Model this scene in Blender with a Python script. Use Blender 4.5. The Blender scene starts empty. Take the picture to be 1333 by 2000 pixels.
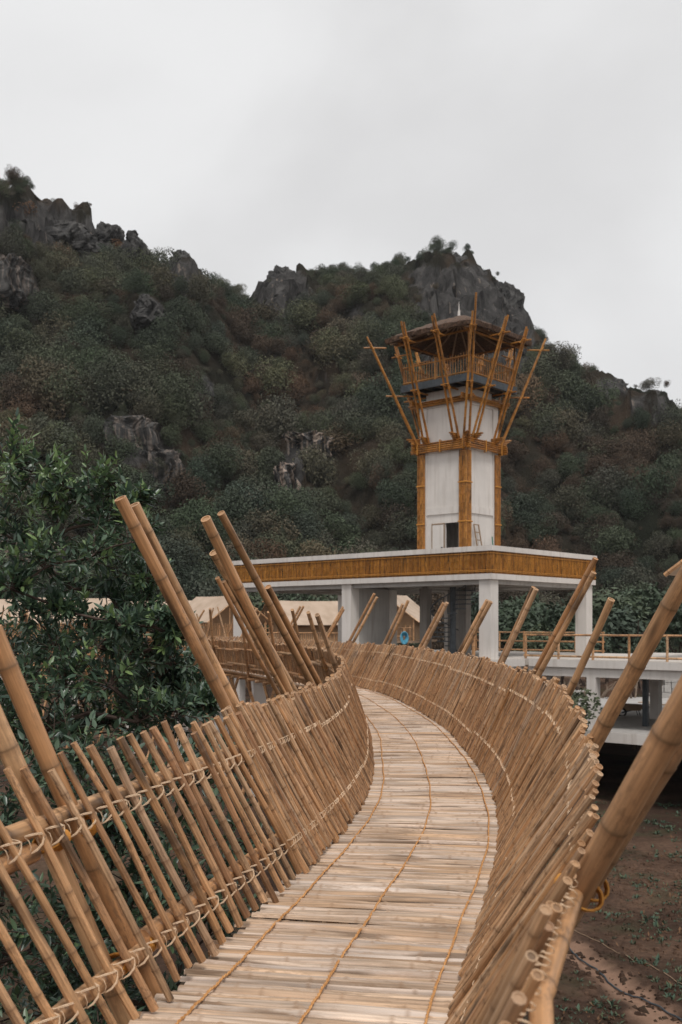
import bpy, math, random
from mathutils import Vector, Matrix, noise
random.seed(7)
S = bpy.context.scene
col = S.collection
R = math.radians
# ------------------------------------------------------------------ camera, sky, sun, exposure
EYE = 1.6
cam_d = bpy.data.cameras.new('camera'); cam = bpy.data.objects.new('camera', cam_d); col.objects.link(cam)
cam.location = (0, 0, EYE); cam.rotation_euler = (R(90), 0, 0)
cam_d.sensor_fit = 'VERTICAL'; cam_d.sensor_height = 36; cam_d.sensor_width = 24; cam_d.lens = 36
cam_d.shift_y = 0.11
cam_d.clip_start = 0.05; cam_d.clip_end = 4000
cam_d.dof.use_dof = True; cam_d.dof.focus_distance = 8.0; cam_d.dof.aperture_fstop = 4.5
S.camera = cam

W = bpy.data.worlds.new('World'); S.world = W; W.use_nodes = True
wt = W.node_tree; wt.nodes.clear()
def wn(t, **k):
    n = wt.nodes.new(t)
    for a, b in k.items(): setattr(n, a, b)
    return n
SUN_EL, SUN_AZ = R(60), R(7)      # behind the camera, to its right
sky = wn('ShaderNodeTexSky', sky_type='NISHITA', sun_disc=False, sun_elevation=SUN_EL, sun_rotation=SUN_AZ)
b_sky = wn('ShaderNodeBackground'); b_sky.inputs[1].default_value = 0.07
wt.links.new(sky.outputs[0], b_sky.inputs[0])
tc = wn('ShaderNodeTexCoord'); mp = wn('ShaderNodeMapping')
mp.inputs['Scale'].default_value = (1.0, 1.0, 1.7); mp.inputs['Rotation'].default_value = (0.0, R(-24), 0); mp.inputs['Location'].default_value = (.62, .35, .1)
wt.links.new(tc.outputs['Generated'], mp.inputs[0])
n1 = wn('ShaderNodeTexNoise'); n1.inputs['Scale'].default_value = 2.1; n1.inputs['Detail'].default_value = 5; n1.inputs['Roughness'].default_value = .45; n1.inputs['Distortion'].default_value = .35
wt.links.new(mp.outputs[0], n1.inputs[0])
cr = wn('ShaderNodeValToRGB'); cr.color_ramp.interpolation = 'EASE'
cr.color_ramp.elements[0].position = .34; cr.color_ramp.elements[0].color = (.53, .525, .523, 1)
cr.color_ramp.elements[1].position = .62; cr.color_ramp.elements[1].color = (.635, .633, .631, 1)
wt.links.new(n1.outputs[0], cr.inputs[0])
b_cl = wn('ShaderNodeBackground'); b_cl.inputs[1].default_value = 1.0
wt.links.new(cr.outputs[0], b_cl.inputs[0])
mx = wn('ShaderNodeMixShader'); mx.inputs[0].default_value = .93
wt.links.new(b_sky.outputs[0], mx.inputs[1]); wt.links.new(b_cl.outputs[0], mx.inputs[2])
wo = wn('ShaderNodeOutputWorld'); wt.links.new(mx.outputs[0], wo.inputs[0])

sun_d = bpy.data.lights.new('sun', 'SUN'); sun_d.energy = 1.5; sun_d.angle = R(16); sun_d.color = (1, .965, .92)
sun = bpy.data.objects.new('sun', sun_d); col.objects.link(sun)
sdir = Vector((math.sin(SUN_AZ)*math.cos(SUN_EL), math.cos(SUN_AZ)*math.cos(SUN_EL)*-1, math.sin(SUN_EL)))
sun.rotation_euler = sdir.to_track_quat('Z', 'Y').to_euler()
sky.sun_rotation = math.atan2(sdir.x, sdir.y)
S.view_settings.view_transform = 'Standard'; S.view_settings.look = 'None'
S.view_settings.exposure = 0.5; S.view_settings.gamma = 1; S.view_settings.use_curve_mapping = False
S.cycles.use_denoising = True; S.cycles.max_bounces = 5; S.cycles.diffuse_bounces = 3; S.cycles.glossy_bounces = 2
S.cycles.transparent_max_bounces = 8; S.cycles.sample_clamp_indirect = 5

# ------------------------------------------------------------------ materials
def newmat(name):
    m = bpy.data.materials.new(name); m.use_nodes = True
    nt = m.node_tree; nt.nodes.clear()
    out = nt.nodes.new('ShaderNodeOutputMaterial'); p = nt.nodes.new('ShaderNodeBsdfPrincipled')
    nt.links.new(p.outputs[0], out.inputs[0])
    def N(t, **k):
        n = nt.nodes.new(t)
        for a, b in k.items(): setattr(n, a, b)
        return n
    def L(a, b): nt.links.new(a, b)
    return m, nt, p, N, L, out
def ramp(N, stops, interp='LINEAR'):
    r = N('ShaderNodeValToRGB'); r.color_ramp.interpolation = interp
    e = r.color_ramp.elements
    while len(e) < len(stops): e.new(.5)
    for k, (pos, c) in enumerate(stops):
        e[k].position = pos; e[k].color = (c[0], c[1], c[2], 1) if isinstance(c, (tuple, list)) else (c, c, c, 1)
    return r
def mixc(N, L, fac, a, b, mode='MIX'):
    m = N('ShaderNodeMix', data_type='RGBA', blend_type=mode)
    for s, v in ((m.inputs[0], fac), (m.inputs[6], a), (m.inputs[7], b)):
        if hasattr(v, 'links'): L(v, s)
        elif isinstance(v, (int, float)): s.default_value = v
        else: s.default_value = (v[0], v[1], v[2], 1)
    return m.outputs[2]
def math_(N, L, op, a, b=0.0):
    m = N('ShaderNodeMath', operation=op)
    for s, v in ((m.inputs[0], a), (m.inputs[1], b)):
        if hasattr(v, 'links'): L(v, s)
        else: s.default_value = v
    return m.outputs[0]
def vmul(N, L, v, k):
    m = N('ShaderNodeVectorMath', operation='MULTIPLY'); L(v, m.inputs[0]); m.inputs[1].default_value = k
    return m.outputs[0]
def bamboo(name, cols, ringc, stain, stain_amt=.55, rough=.55, streak=.35, ring_amt=.8, grey=None):
    m, nt, p, N, L, out = newmat(name)
    lc = N('ShaderNodeAttribute', attribute_name='lc'); ra = N('ShaderNodeAttribute', attribute_name='rnd'); rg = N('ShaderNodeAttribute', attribute_name='ring')
    oi = N('ShaderNodeObjectInfo')
    rv = math_(N, L, 'FRACT', math_(N, L, 'ADD', ra.outputs['Fac'], oi.outputs['Random']))
    off = N('ShaderNodeVectorMath', operation='ADD'); L(lc.outputs['Vector'], off.inputs[0])
    sc = N('ShaderNodeVectorMath', operation='SCALE'); sc.inputs[0].default_value = (17.3, 9.1, 23.7); L(rv, sc.inputs['Scale']); L(sc.outputs[0], off.inputs[1])
    v = off.outputs[0]
    base = ramp(N, [((k)/(len(cols)-1)*.98+.01, c) for k, c in enumerate(cols)]); L(rv, base.inputs[0])
    s1 = N('ShaderNodeTexNoise'); s1.inputs['Scale'].default_value = 1; s1.inputs['Detail'].default_value = 3; L(vmul(N, L, v, (70, 70, 2.2)), s1.inputs[0])
    r1 = ramp(N, [(.3, 1-streak), (.7, 1+streak*.35)]); L(s1.outputs[0], r1.inputs[0])
    c = mixc(N, L, 1.0, base.outputs[0], r1.outputs[0], 'MULTIPLY')
    s3 = N('ShaderNodeTexNoise'); s3.inputs['Scale'].default_value = 1; s3.inputs['Detail'].default_value = 4; L(vmul(N, L, v, (4, 4, 1.6)), s3.inputs[0])
    r3 = ramp(N, [(.32, .62), (.68, 1.22)]); L(s3.outputs[0], r3.inputs[0])
    c = mixc(N, L, 1.0, c, r3.outputs[0], 'MULTIPLY')
    if grey:
        s4 = N('ShaderNodeTexNoise'); s4.inputs['Scale'].default_value = 1; s4.inputs['Detail'].default_value = 5; L(vmul(N, L, v, (9, 9, 1.1)), s4.inputs[0])
        r4 = ramp(N, [(.48, 0.0), (.70, .6)]); L(s4.outputs[0], r4.inputs[0])
        c = mixc(N, L, r4.outputs[0], c, grey)
    s2 = N('ShaderNodeTexNoise'); s2.inputs['Scale'].default_value = 1; s2.inputs['Detail'].default_value = 6; s2.inputs['Roughness'].default_value = .75; L(vmul(N, L, v, (55, 55, 16)), s2.inputs[0])
    r2 = ramp(N, [(.47, 0.0), (.60, 1.0)]); L(s2.outputs[0], r2.inputs[0])
    s6 = N('ShaderNodeTexNoise'); s6.inputs['Scale'].default_value = 1; s6.inputs['Detail'].default_value = 3; L(vmul(N, L, v, (8, 8, 2.4)), s6.inputs[0])
    r6 = ramp(N, [(.42, 0.0), (.66, stain_amt)]); L(s6.outputs[0], r6.inputs[0])
    c = mixc(N, L, math_(N, L, 'MULTIPLY', r2.outputs[0], r6.outputs[0]), c, stain)
    # a few culms carry long sooty streaks
    s5 = N('ShaderNodeTexNoise'); s5.inputs['Scale'].default_value = 1; s5.inputs['Detail'].default_value = 2; L(vmul(N, L, v, (7, 7, 1.3)), s5.inputs[0])
    r5 = ramp(N, [(.60, 0.0), (.68, .85)]); L(s5.outputs[0], r5.inputs[0])
    c = mixc(N, L, r5.outputs[0], c, tuple(x*.55 for x in stain))
    c = mixc(N, L, math_(N, L, 'MULTIPLY', rg.outputs['Fac'], ring_amt), c, ringc)
    L(c, p.inputs['Base Color']); p.inputs['Roughness'].default_value = rough; p.inputs['Specular IOR Level'].default_value = .35
    bp = N('ShaderNodeBump'); bp.inputs['Strength'].default_value = .35; bp.inputs['Distance'].default_value = .004; L(s1.outputs[0], bp.inputs['Height']); L(bp.outputs[0], p.inputs['Normal'])
    return m
def plain(name, c1, c2, scale=3, rough=.75, detail=5, bump=0, lo=.35, hi=.65, stretch=(1, 1, 1), metal=0, c3=None):
    m, nt, p, N, L, out = newmat(name)
    t = N('ShaderNodeTexCoord'); n = N('ShaderNodeTexNoise'); n.inputs['Scale'].default_value = scale; n.inputs['Detail'].default_value = detail
    L(vmul(N, L, t.outputs['Object'], stretch), n.inputs[0])
    st = [(lo, c1), (hi, c2)]
    if c3: st = [(lo, c1), ((lo+hi)/2, c2), (hi, c3)]
    r = ramp(N, st); L(n.outputs[0], r.inputs[0]); L(r.outputs[0], p.inputs['Base Color'])
    p.inputs['Roughness'].default_value = rough; p.inputs['Metallic'].default_value = metal
    if bump:
        b = N('ShaderNodeBump'); b.inputs['Strength'].default_value = .6; b.inputs['Distance'].default_value = bump; L(n.outputs[0], b.inputs['Height']); L(b.outputs[0], p.inputs['Normal'])
    return m
def plaster(name, base, stain):
    m, nt, p, N, L, out = newmat(name)
    t = N('ShaderNodeTexCoord')
    n = N('ShaderNodeTexNoise'); n.inputs['Scale'].default_value = .9; n.inputs['Detail'].default_value = 6; L(t.outputs['Object'], n.inputs[0])
    r = ramp(N, [(.3, tuple(x*.86 for x in base)), (.65, base)]); L(n.outputs[0], r.inputs[0])
    d = N('ShaderNodeTexNoise'); d.inputs['Scale'].default_value = 1; d.inputs['Detail'].default_value = 5; L(vmul(N, L, t.outputs['Object'], (5, 5, .45)), d.inputs[0])
    rd = ramp(N, [(.50, 0.0), (.74, .7)]); L(d.outputs[0], rd.inputs[0])
    c = mixc(N, L, rd.outputs[0], r.outputs[0], stain)
    L(c, p.inputs['Base Color']); p.inputs['Roughness'].default_value = .85
    b = N('ShaderNodeBump'); b.inputs['Strength'].default_value = .25; b.inputs['Distance'].default_value = .01
    n3 = N('ShaderNodeTexNoise'); n3.inputs['Scale'].default_value = 14; n3.inputs['Detail'].default_value = 4; L(t.outputs['Object'], n3.inputs[0]); L(n3.outputs[0], b.inputs['Height']); L(b.outputs[0], p.inputs['Normal'])
    return m
def foliage(name, cols, rough=.5, spec=.4, trans=.0, per_obj=True, patch=None):
    m, nt, p, N, L, out = newmat(name)
    ra = N('ShaderNodeAttribute', attribute_name='rnd'); oi = N('ShaderNodeObjectInfo')
    rr = ramp(N, [(k/(len(cols)-1), c) for k, c in enumerate(cols)])
    if per_obj:
        L(oi.outputs['Random'], rr.inputs[0])
        vr = ramp(N, [(0, .82), (1, 1.18)]); L(ra.outputs['Fac'], vr.inputs[0])
        c = mixc(N, L, 1.0, rr.outputs[0], vr.outputs[0], 'MULTIPLY')
        if patch:
            ge = N('ShaderNodeNewGeometry'); pn = N('ShaderNodeTexNoise'); pn.inputs['Scale'].default_value = .035; pn.inputs['Detail'].default_value = 5; L(ge.outputs['Position'], pn.inputs[0])
            pr = ramp(N, [(.34, patch[0]), (.50, patch[1]), (.66, patch[2])]); L(pn.outputs[0], pr.inputs[0])
            c = mixc(N, L, 1.0, c, pr.outputs[0], 'MULTIPLY')
    else:
        L(ra.outputs['Fac'], rr.inputs[0]); c = rr.outputs[0]
    L(c, p.inputs['Base Color']); p.inputs['Roughness'].default_value = rough; p.inputs['Specular IOR Level'].default_value = spec
    if trans:
        tr = N('ShaderNodeBsdfTranslucent'); L(c, tr.inputs[0]); ms = N('ShaderNodeMixShader'); ms.inputs[0].default_value = trans
        L(p.outputs[0], ms.inputs[1]); L(tr.outputs[0], ms.inputs[2]); L(ms.outputs[0], out.inputs[0])
    return m
M = {}
M['picket'] = bamboo('picket bamboo', [(.57, .305, .145), (.63, .385, .21), (.46, .245, .12), (.64, .415, .245), (.52, .265, .11), (.55, .395, .275), (.60, .34, .17), (.40, .215, .115), (.66, .45, .28), (.53, .29, .145)], (.17, .095, .05), (.13, .08, .05), .8, .45)
M['pole'] = bamboo('pole bamboo', [(.60, .325, .155), (.52, .265, .12), (.64, .385, .205), (.57, .305, .145), (.66, .42, .25)], (.13, .075, .04), (.16, .095, .055), .8, .42)
M['slat'] = bamboo('split bamboo', [(.59, .42, .29), (.66, .52, .41), (.50, .32, .19), (.68, .55, .45), (.54, .35, .21), (.63, .48, .36), (.43, .27, .16), (.61, .44, .31)], (.28, .17, .10), (.30, .19, .115), .75, .6, .45, .7, grey=(.63, .555, .505))
M['orange'] = bamboo('oiled bamboo', [(.40, .165, .030), (.46, .205, .045), (.33, .125, .022), (.43, .18, .035)], (.12, .05, .015), (.11, .055, .02), .6, .42)
M['fascia'] = bamboo('oiled cladding', [(.36, .145, .020), (.44, .19, .03), (.27, .10, .014), (.40, .165, .025)], (.10, .04, .01), (.07, .032, .01), .85, .45)
M['rope'] = plain('orange rope', (.42, .19, .06), (.60, .31, .11), 60, .8, bump=.002)
M['bind'] = plain('yellow rope', (.42, .17, .025), (.58, .27, .05), 60, .8, bump=.002)
M['twine'] = plain('pale cane', (.58, .40, .25), (.72, .54, .37), 40, .6)
M['white'] = plaster('white plaster', (.66, .615, .575), (.48, .43, .385))
M['conc'] = plaster('concrete', (.42, .40, .38), (.26, .235, .21))
M['floor'] = plain('terrace screed', (.44, .40, .36), (.58, .53, .48), 1.2, .8)
M['shaded'] = plaster('raw concrete', (.24, .22, .20), (.14, .12, .11))  # darker concrete: shade below the roof and lower slab is put into its colour
M['steel'] = plain('dark steel', (.030, .038, .045), (.055, .065, .075), 6, .5)
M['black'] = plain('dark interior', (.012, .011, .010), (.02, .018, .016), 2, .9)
M['canvas'] = plain('cream canvas', (.37, .275, .20), (.47, .36, .275), .8, .85)
M['tentwall'] = plain('tan canvas', (.30, .19, .11), (.38, .25, .15), 1.2, .85)
M['thatch'] = plain('thatch', (.045, .026, .017), (.13, .075, .046), 9, .95, bump=.03, stretch=(1, 1, 1))
M['bark'] = plain('bark', (.045, .028, .022), (.085, .056, .042), 8, .9, bump=.01)
M['drybark'] = plain('dry bark', (.16, .115, .085), (.26, .20, .15), 8, .9)
M['wood'] = plain('weathered wood', (.20, .13, .08), (.33, .23, .15), 5, .8, stretch=(8, 8, 1))
M['blue'] = plain('blue hose', (.05, .22, .34), (.09, .34, .46), 5, .4)
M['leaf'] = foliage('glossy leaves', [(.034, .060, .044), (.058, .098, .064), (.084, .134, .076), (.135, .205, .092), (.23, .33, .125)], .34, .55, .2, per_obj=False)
M['forest'] = foliage('forest leaves', [(.056, .066, .046), (.068, .080, .052), (.058, .066, .052), (.084, .096, .060), (.074, .070, .052), (.056, .070, .054), (.098, .076, .054), (.066, .078, .054), (.052, .060, .046), (.070, .088, .056), (.088, .078, .062), (.058, .072, .058), (.080, .074, .062), (.066, .084, .052)], .85, .12, patch=((.72, .84, .76), (1.08, 1.1, 1.06), (1.5, 1.32, 1.18)))
M['grove'] = foliage('grove leaves', [(.034, .052, .032), (.052, .076, .042), (.042, .060, .042), (.066, .086, .046)], .6, .3)
M['scrub'] = foliage('dry scrub', [(.082, .062, .046), (.100, .068, .048), (.070, .058, .044), (.112, .078, .054), (.078, .066, .052), (.092, .062, .044)], .9, .1, patch=((.7, .74, .76), (1.0, 1.0, 1.0), (1.35, 1.2, 1.1)))
M['rust'] = foliage('dry leaves', [(.13, .072, .040), (.16, .088, .048), (.11, .07, .042)], .8, .2)
M['weed'] = foliage('weed leaves', [(.040, .075, .050), (.060, .100, .065), (.090, .110, .055)], .6, .3, per_obj=False)

def terrain_mat():
    m, nt, p, N, L, out = newmat('red soil')
    t = N('ShaderNodeTexCoord'); v = t.outputs['Object']
    a = N('ShaderNodeTexNoise'); a.inputs['Scale'].default_value = .25; a.inputs['Detail'].default_value = 8; a.inputs['Roughness'].default_value = .6; L(v, a.inputs[0])
    r = ramp(N, [(.30, (.038, .024, .018)), (.48, (.078, .047, .033)), (.62, (.135, .082, .056)), (.74, (.064, .040, .029))]); L(a.outputs[0], r.inputs[0])
    f = N('ShaderNodeTexNoise'); f.inputs['Scale'].default_value = 5; f.inputs['Detail'].default_value = 9; f.inputs['Roughness'].default_value = .75; L(v, f.inputs[0])
    rf = ramp(N, [(.3, .45), (.7, 1.3)]); L(f.outputs[0], rf.inputs[0])
    c = mixc(N, L, 1.0, r.outputs[0], rf.outputs[0], 'MULTIPLY')
    g = N('ShaderNodeTexNoise'); g.inputs['Scale'].default_value = .6; g.inputs['Detail'].default_value = 7; L(v, g.inputs[0])
    gm = ramp(N, [(.52, 0.0), (.66, .5)]); L(g.outputs[0], gm.inputs[0])
    c = mixc(N, L, gm.outputs[0], c, (.05, .055, .03))
    pa = N('ShaderNodeAttribute', attribute_name='track')
    c = mixc(N, L, math_(N, L, 'MULTIPLY', pa.outputs['Fac'], .85), c, mixc(N, L, f.outputs[0], (.24, .135, .09), (.42, .27, .19)))
    L(c, p.inputs['Base Color']); p.inputs['Roughness'].default_value = .95; p.inputs['Specular IOR Level'].default_value = .1
    b = N('ShaderNodeBump'); b.inputs['Strength'].default_value = .9; b.inputs['Distance'].default_value = .12; L(f.outputs[0], b.inputs['Height']); L(b.outputs[0], p.inputs['Normal'])
    return m
M['soil'] = terrain_mat()
def rock_mat(name, streaks):
    m, nt, p, N, L, out = newmat(name)
    t = N('ShaderNodeTexCoord'); v = t.outputs['Object']
    a = N('ShaderNodeTexNoise'); a.inputs['Scale'].default_value = 1; a.inputs['Detail'].default_value = 9; a.inputs['Roughness'].default_value = .7; L(vmul(N, L, v, (.35, .35, .10)), a.inputs[0])
    r = ramp(N, [(.3, (.020, .020, .021)), (.5, (.062, .060, .058)), (.72, (.135, .128, .122))]); L(a.outputs[0], r.inputs[0])
    c = r.outputs[0]
    if streaks:
        s = N('ShaderNodeTexNoise'); s.inputs['Scale'].default_value = 1; s.inputs['Detail'].default_value = 4; L(vmul(N, L, v, (1.1, 1.1, .07)), s.inputs[0])
        rs = ramp(N, [(.50, 0.0), (.57, 1.0)]); L(s.outputs[0], rs.inputs[0])
        c = mixc(N, L, math_(N, L, 'MULTIPLY', rs.outputs[0], streaks), c, (.42, .33, .27))
    L(c, p.inputs['Base Color']); p.inputs['Roughness'].default_value = .95; p.inputs['Specular IOR Level'].default_value = .15
    b = N('ShaderNodeBump'); b.inputs['Strength'].default_value = 1; b.inputs['Distance'].default_value = 1.2; L(a.outputs[0], b.inputs['Height']); L(b.outputs[0], p.inputs['Normal'])
    return m
M['rock'] = rock_mat('limestone', 0); M['cliff'] = rock_mat('streaked limestone', .8); M['dimcliff'] = rock_mat('dark streaked limestone', .28)
def hill_mat():
    m, nt, p, N, L, out = newmat('hillside')
    t = N('ShaderNodeTexCoord'); v = t.outputs['Object']
    a = N('ShaderNodeTexNoise'); a.inputs['Scale'].default_value = .05; a.inputs['Detail'].default_value = 10; a.inputs['Roughness'].default_value = .65; L(v, a.inputs[0])
    r = ramp(N, [(.35, (.018, .020, .014)), (.5, (.032, .027, .020)), (.62, (.056, .040, .028)), (.75, (.034, .031, .028))]); L(a.outputs[0], r.inputs[0])
    b = N('ShaderNodeTexNoise'); b.inputs['Scale'].default_value = 1; b.inputs['Detail'].default_value = 10; b.inputs['Roughness'].default_value = .72; b.inputs['Distortion'].default_value = .6; L(vmul(N, L, v, (.30, .30, .12)), b.inputs[0])
    rb = ramp(N, [(.34, (.022, .021, .021)), (.52, (.062, .059, .057)), (.70, (.125, .118, .112))]); L(b.outputs[0], rb.inputs[0])
    s = N('ShaderNodeTexNoise'); s.inputs['Scale'].default_value = 1; s.inputs['Detail'].default_value = 4; L(vmul(N, L, v, (.9, .9, .08)), s.inputs[0])
    rs = ramp(N, [(.63, 0.0), (.70, .75)]); L(s.outputs[0], rs.inputs[0])
    rc = mixc(N, L, rs.outputs[0], rb.outputs[0], (.22, .18, .15))
    k = N('ShaderNodeAttribute', attribute_name='rock'); km = ramp(N, [(.35, 0.0), (.55, 1.0)]); L(math_(N, L, 'ADD', k.outputs['Fac'], math_(N, L, 'MULTIPLY', math_(N, L, 'SUBTRACT', b.outputs[0], .5), .7)), km.inputs[0])
    L(mixc(N, L, km.outputs[0], r.outputs[0], rc), p.inputs['Base Color']); p.inputs['Roughness'].default_value = 1; p.inputs['Specular IOR Level'].default_value = .05
    bp = N('ShaderNodeBump'); bp.inputs['Strength'].default_value = 1; bp.inputs['Distance'].default_value = 1.6; L(b.outputs[0], bp.inputs['Height']); L(bp.outputs[0], p.inputs['Normal'])
    return m
M['hill'] = hill_mat()

# ------------------------------------------------------------------ mesh helpers
V3 = Vector
def perp(d):
    a = V3((0, 0, 1)) if abs(d.z) < .9 else V3((1, 0, 0))
    x = d.cross(a).normalized(); return x, d.cross(x).normalized()
class MB:
    def __init__(s): s.v = []; s.f = []; s.lc = []; s.rn = []; s.rg = []
    def vert(s, p, lc=None, rn=.5, rg=0.):
        s.v.append((p[0], p[1], p[2])); s.lc.append(lc if lc else (p[0], p[1], p[2])); s.rn.append(rn); s.rg.append(rg); return len(s.v)-1
    def culm(s, p0, p1, r0, r1=None, sides=8, node=.3, rnd=None, bend=0., bump=1.1, fine=True, hollow=True, ph=None, dpt=.16, kink=0.):
        p0, p1 = V3(p0), V3(p1); r1 = r0 if r1 is None else r1; rnd = random.random() if rnd is None else rnd
        d = p1-p0; Ln = d.length; d = d/Ln; x, y = perp(d); ba = random.uniform(0, 6.28); bd = x*math.cos(ba)+y*math.sin(ba); bd2 = x*math.cos(ba*3.3)+y*math.sin(ba*3.3)
        rings = [(0, 1., 0.)]
        k = node*(random.uniform(.2, .9) if ph is None else ph); w = min(.016+r0*.12, node*.2)
        while k < Ln-w*2:
            if k > w*2:
                if fine: rings += [(k-w*1.6, 1., 0.), (k-w*.45, 1.0+(bump-1)*.45, .35), (k, bump, 1.), (k+w*.4, 1.0, .55), (k+w*2.2, .985, .0)]
                else: rings += [(k-w, 1., 0.), (k, bump, 1.), (k+w, 1., 0.)]
            k += node*random.uniform(.82, 1.18)
        rings.append((Ln, 1., 0.))
        base = len(s.v); rings = [q for i, q in enumerate(rings) if i == 0 or q[0] > rings[i-1][0]+1e-5]
        for (t, q, g) in rings:
            u = t/Ln; c = p0+d*t+bd*(bend*4*u*(1-u))+bd2*(kink*math.sin(6.2832*u)); r = (r0+(r1-r0)*u)*q
            for i in range(sides):
                a = 6.2832*i/sides; ca, sa = math.cos(a), math.sin(a)
                s.vert(c+x*(r*ca)+y*(r*sa), (r0*ca, r0*sa, t), rnd, g)
        for j in range(len(rings)-1):
            for i in range(sides):
                a = base+j*sides+i; b = base+j*sides+(i+1) % sides
                s.f.append((a, b, b+sides, a+sides))
        for end, j in ((0, 0), (1, len(rings)-1)):
            o = base+j*sides; c = p0 if end == 0 else p1; r = r0 if end == 0 else r1
            if hollow:
                n0 = len(s.v)
                for i in range(sides):
                    a = 6.2832*i/sides; s.vert(c+x*(r*.74*math.cos(a))+y*(r*.74*math.sin(a)), (r*math.cos(a), r*math.sin(a), 9), rnd, .0)
                n1 = len(s.v); dp = d*(dpt*r*(1 if end == 0 else -1))
                for i in range(sides):
                    a = 6.2832*i/sides; s.vert(c+dp+x*(r*.7*math.cos(a))+y*(r*.7*math.sin(a)), (0, 0, 9), rnd, .35)
                for i in range(sides):
                    k2 = (i+1) % sides
                    q = [(o+i, o+k2, n0+k2, n0+i), (n0+i, n0+k2, n1+k2, n1+i)]
                    s.f += [t[::-1] for t in q] if end == 0 else q
                f = tuple(n1+i for i in range(sides)); s.f.append(f[::-1] if end == 0 else f)
            else:
                f = tuple(o+i for i in range(sides)); s.f.append(f[::-1] if end == 0 else f)
        return s
    def tube(s, pts, r, sides=5, closed=False, rnd=.5, r1=None):
        pts = [V3(p) for p in pts]; n = len(pts); base = len(s.v); prev = None; acc = 0
        for j, p in enumerate(pts):
            a = pts[(j-1) % n] if (closed or j > 0) else p; b = pts[(j+1) % n] if (closed or j < n-1) else p
            d = (b-a); d = d.normalized() if d.length > 1e-9 else V3((0, 0, 1))
            if prev is None: x, y = perp(d)
            else:
                x = (prev-d*prev.dot(d)); x = x.normalized() if x.length > 1e-6 else perp(d)[0]; y = d.cross(x)
            prev = x; rr = r if r1 is None else r+(r1-r)*j/max(n-1, 1)
            if j: acc += (p-pts[j-1]).length
            for i in range(sides):
                t = 6.2832*i/sides; s.vert(p+x*(rr*math.cos(t))+y*(rr*math.sin(t)), (rr*math.cos(t), rr*math.sin(t), acc), rnd)
        for j in range(n if closed else n-1):
            for i in range(sides):
                a = base+j*sides+i; b = base+j*sides+(i+1) % sides; c = base+((j+1) % n)*sides+(i+1) % sides; e = base+((j+1) % n)*sides+i
                s.f.append((a, b, c, e))
        if not closed:
            s.f.append(tuple(base+i for i in range(sides))[::-1]); s.f.append(tuple(base+(n-1)*sides+i for i in range(sides)))
        return s
    def hexa(s, c8, rnd=.5):
        b = len(s.v)
        for p in c8: s.vert(p, None, rnd)
        for f in ((3, 2, 1, 0), (4, 5, 6, 7), (0, 1, 5, 4), (1, 2, 6, 5), (2, 3, 7, 6), (3, 0, 4, 7)): s.f.append(tuple(b+i for i in f))
        return s
    def box(s, o, ax, ay, az, rnd=.5):       # corner + three edge vectors
        o, ax, ay, az = V3(o), V3(ax), V3(ay), V3(az)
        if ax.cross(ay).dot(az) < 0: ax, ay = ay, ax
        return s.hexa([o, o+ax, o+ax+ay, o+ay, o+az, o+ax+az, o+ax+ay+az, o+ay+az], rnd)
    def mesh(s, name, mat, smooth=True):
        me = bpy.data.meshes.new(name); me.from_pydata(s.v, [], s.f); me.materials.append(mat)
        a = me.attributes.new('lc', 'FLOAT_VECTOR', 'POINT'); a.data.foreach_set('vector', [q for t in s.lc for q in t])
        a = me.attributes.new('rnd', 'FLOAT', 'POINT'); a.data.foreach_set('value', s.rn)
        a = me.attributes.new('ring', 'FLOAT', 'POINT'); a.data.foreach_set('value', s.rg)
        if smooth:
            me.shade_smooth()
            me.set_sharp_from_angle(angle=R(42))
        return me
    def build(s, name, mat, parent=None, smooth=True):
        return link(name, s.mesh(name, mat, smooth), parent)
def link(name, me, parent=None, mw=None):
    o = bpy.data.objects.new(name, me); col.objects.link(o)
    if parent is not None: o.parent = parent; o.matrix_parent_inverse = wmat(parent).inverted()
    if mw is not None: o.matrix_basis = mw
    return o
def wmat(o):
    m = o.matrix_parent_inverse @ o.matrix_basis
    return m if o.parent is None else wmat(o.parent) @ m
def tag(o, label=None, cat=None, group=None, kind=None):
    for k, v in (('label', label), ('category', cat), ('group', group), ('kind', kind)):
        if v: o[k] = v
    return o
def empty(name, loc=(0, 0, 0), label=None, cat=None, group=None, rz=0):
    o = bpy.data.objects.new(name, None); col.objects.link(o); o.location = loc; o.rotation_euler = (0, 0, rz); o.empty_display_size = .2
    return tag(o, label, cat, group)
def at(u, v, Y):        # point at depth Y seen towards pixel (u, v) of the 1333 x 2000 photograph
    return V3(((u-666.5)/2000*Y, Y, EYE-(v-1220)/2000*Y))
def fbm(x, y, z=0., o=5, h=.9): return noise.fractal(V3((x, y, z)), h, 2.1, o)
# ------------------------------------------------------------------ ground
def sstep(a, b, x):
    t = min(max((x-a)/(b-a), 0), 1); return t*t*(3-2*t)
def ground_base(x, y):
    near = -6.4+2.2*sstep(1.5, -3.0, x)
    e = 15*sstep(1, 5, x)
    return near+(-3.6-near)*sstep(54+e, 63+e, y)+1.2*sstep(80, 112, y)
def track_d(x, y):
    cx = 5.35+(27.6-y)*.165+.12*math.sin(y*.9)
    return abs(x-cx)
def ground_z(x, y):
    z = ground_base(x, y)+.10*fbm(x*.5, y*.5, 3, 4)+.05*fbm(x*2.2, y*2.2, 7, 3)
    return z-.06*sstep(.5, .1, track_d(x, y))
def spaced(stops):
    out = []
    for a, b, d in stops:
        n = max(int(round((b-a)/d)), 1); out += [a+(b-a)*k/n for k in range(n)]
    return out+[stops[-1][1]]
gx = spaced([(-900, -100, 100), (-100, -30, 8), (-30, -8, 1.6), (-8, 2.5, .7), (2.5, 13, .2), (13, 30, 1.4), (30, 100, 8), (100, 900, 100)])
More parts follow.
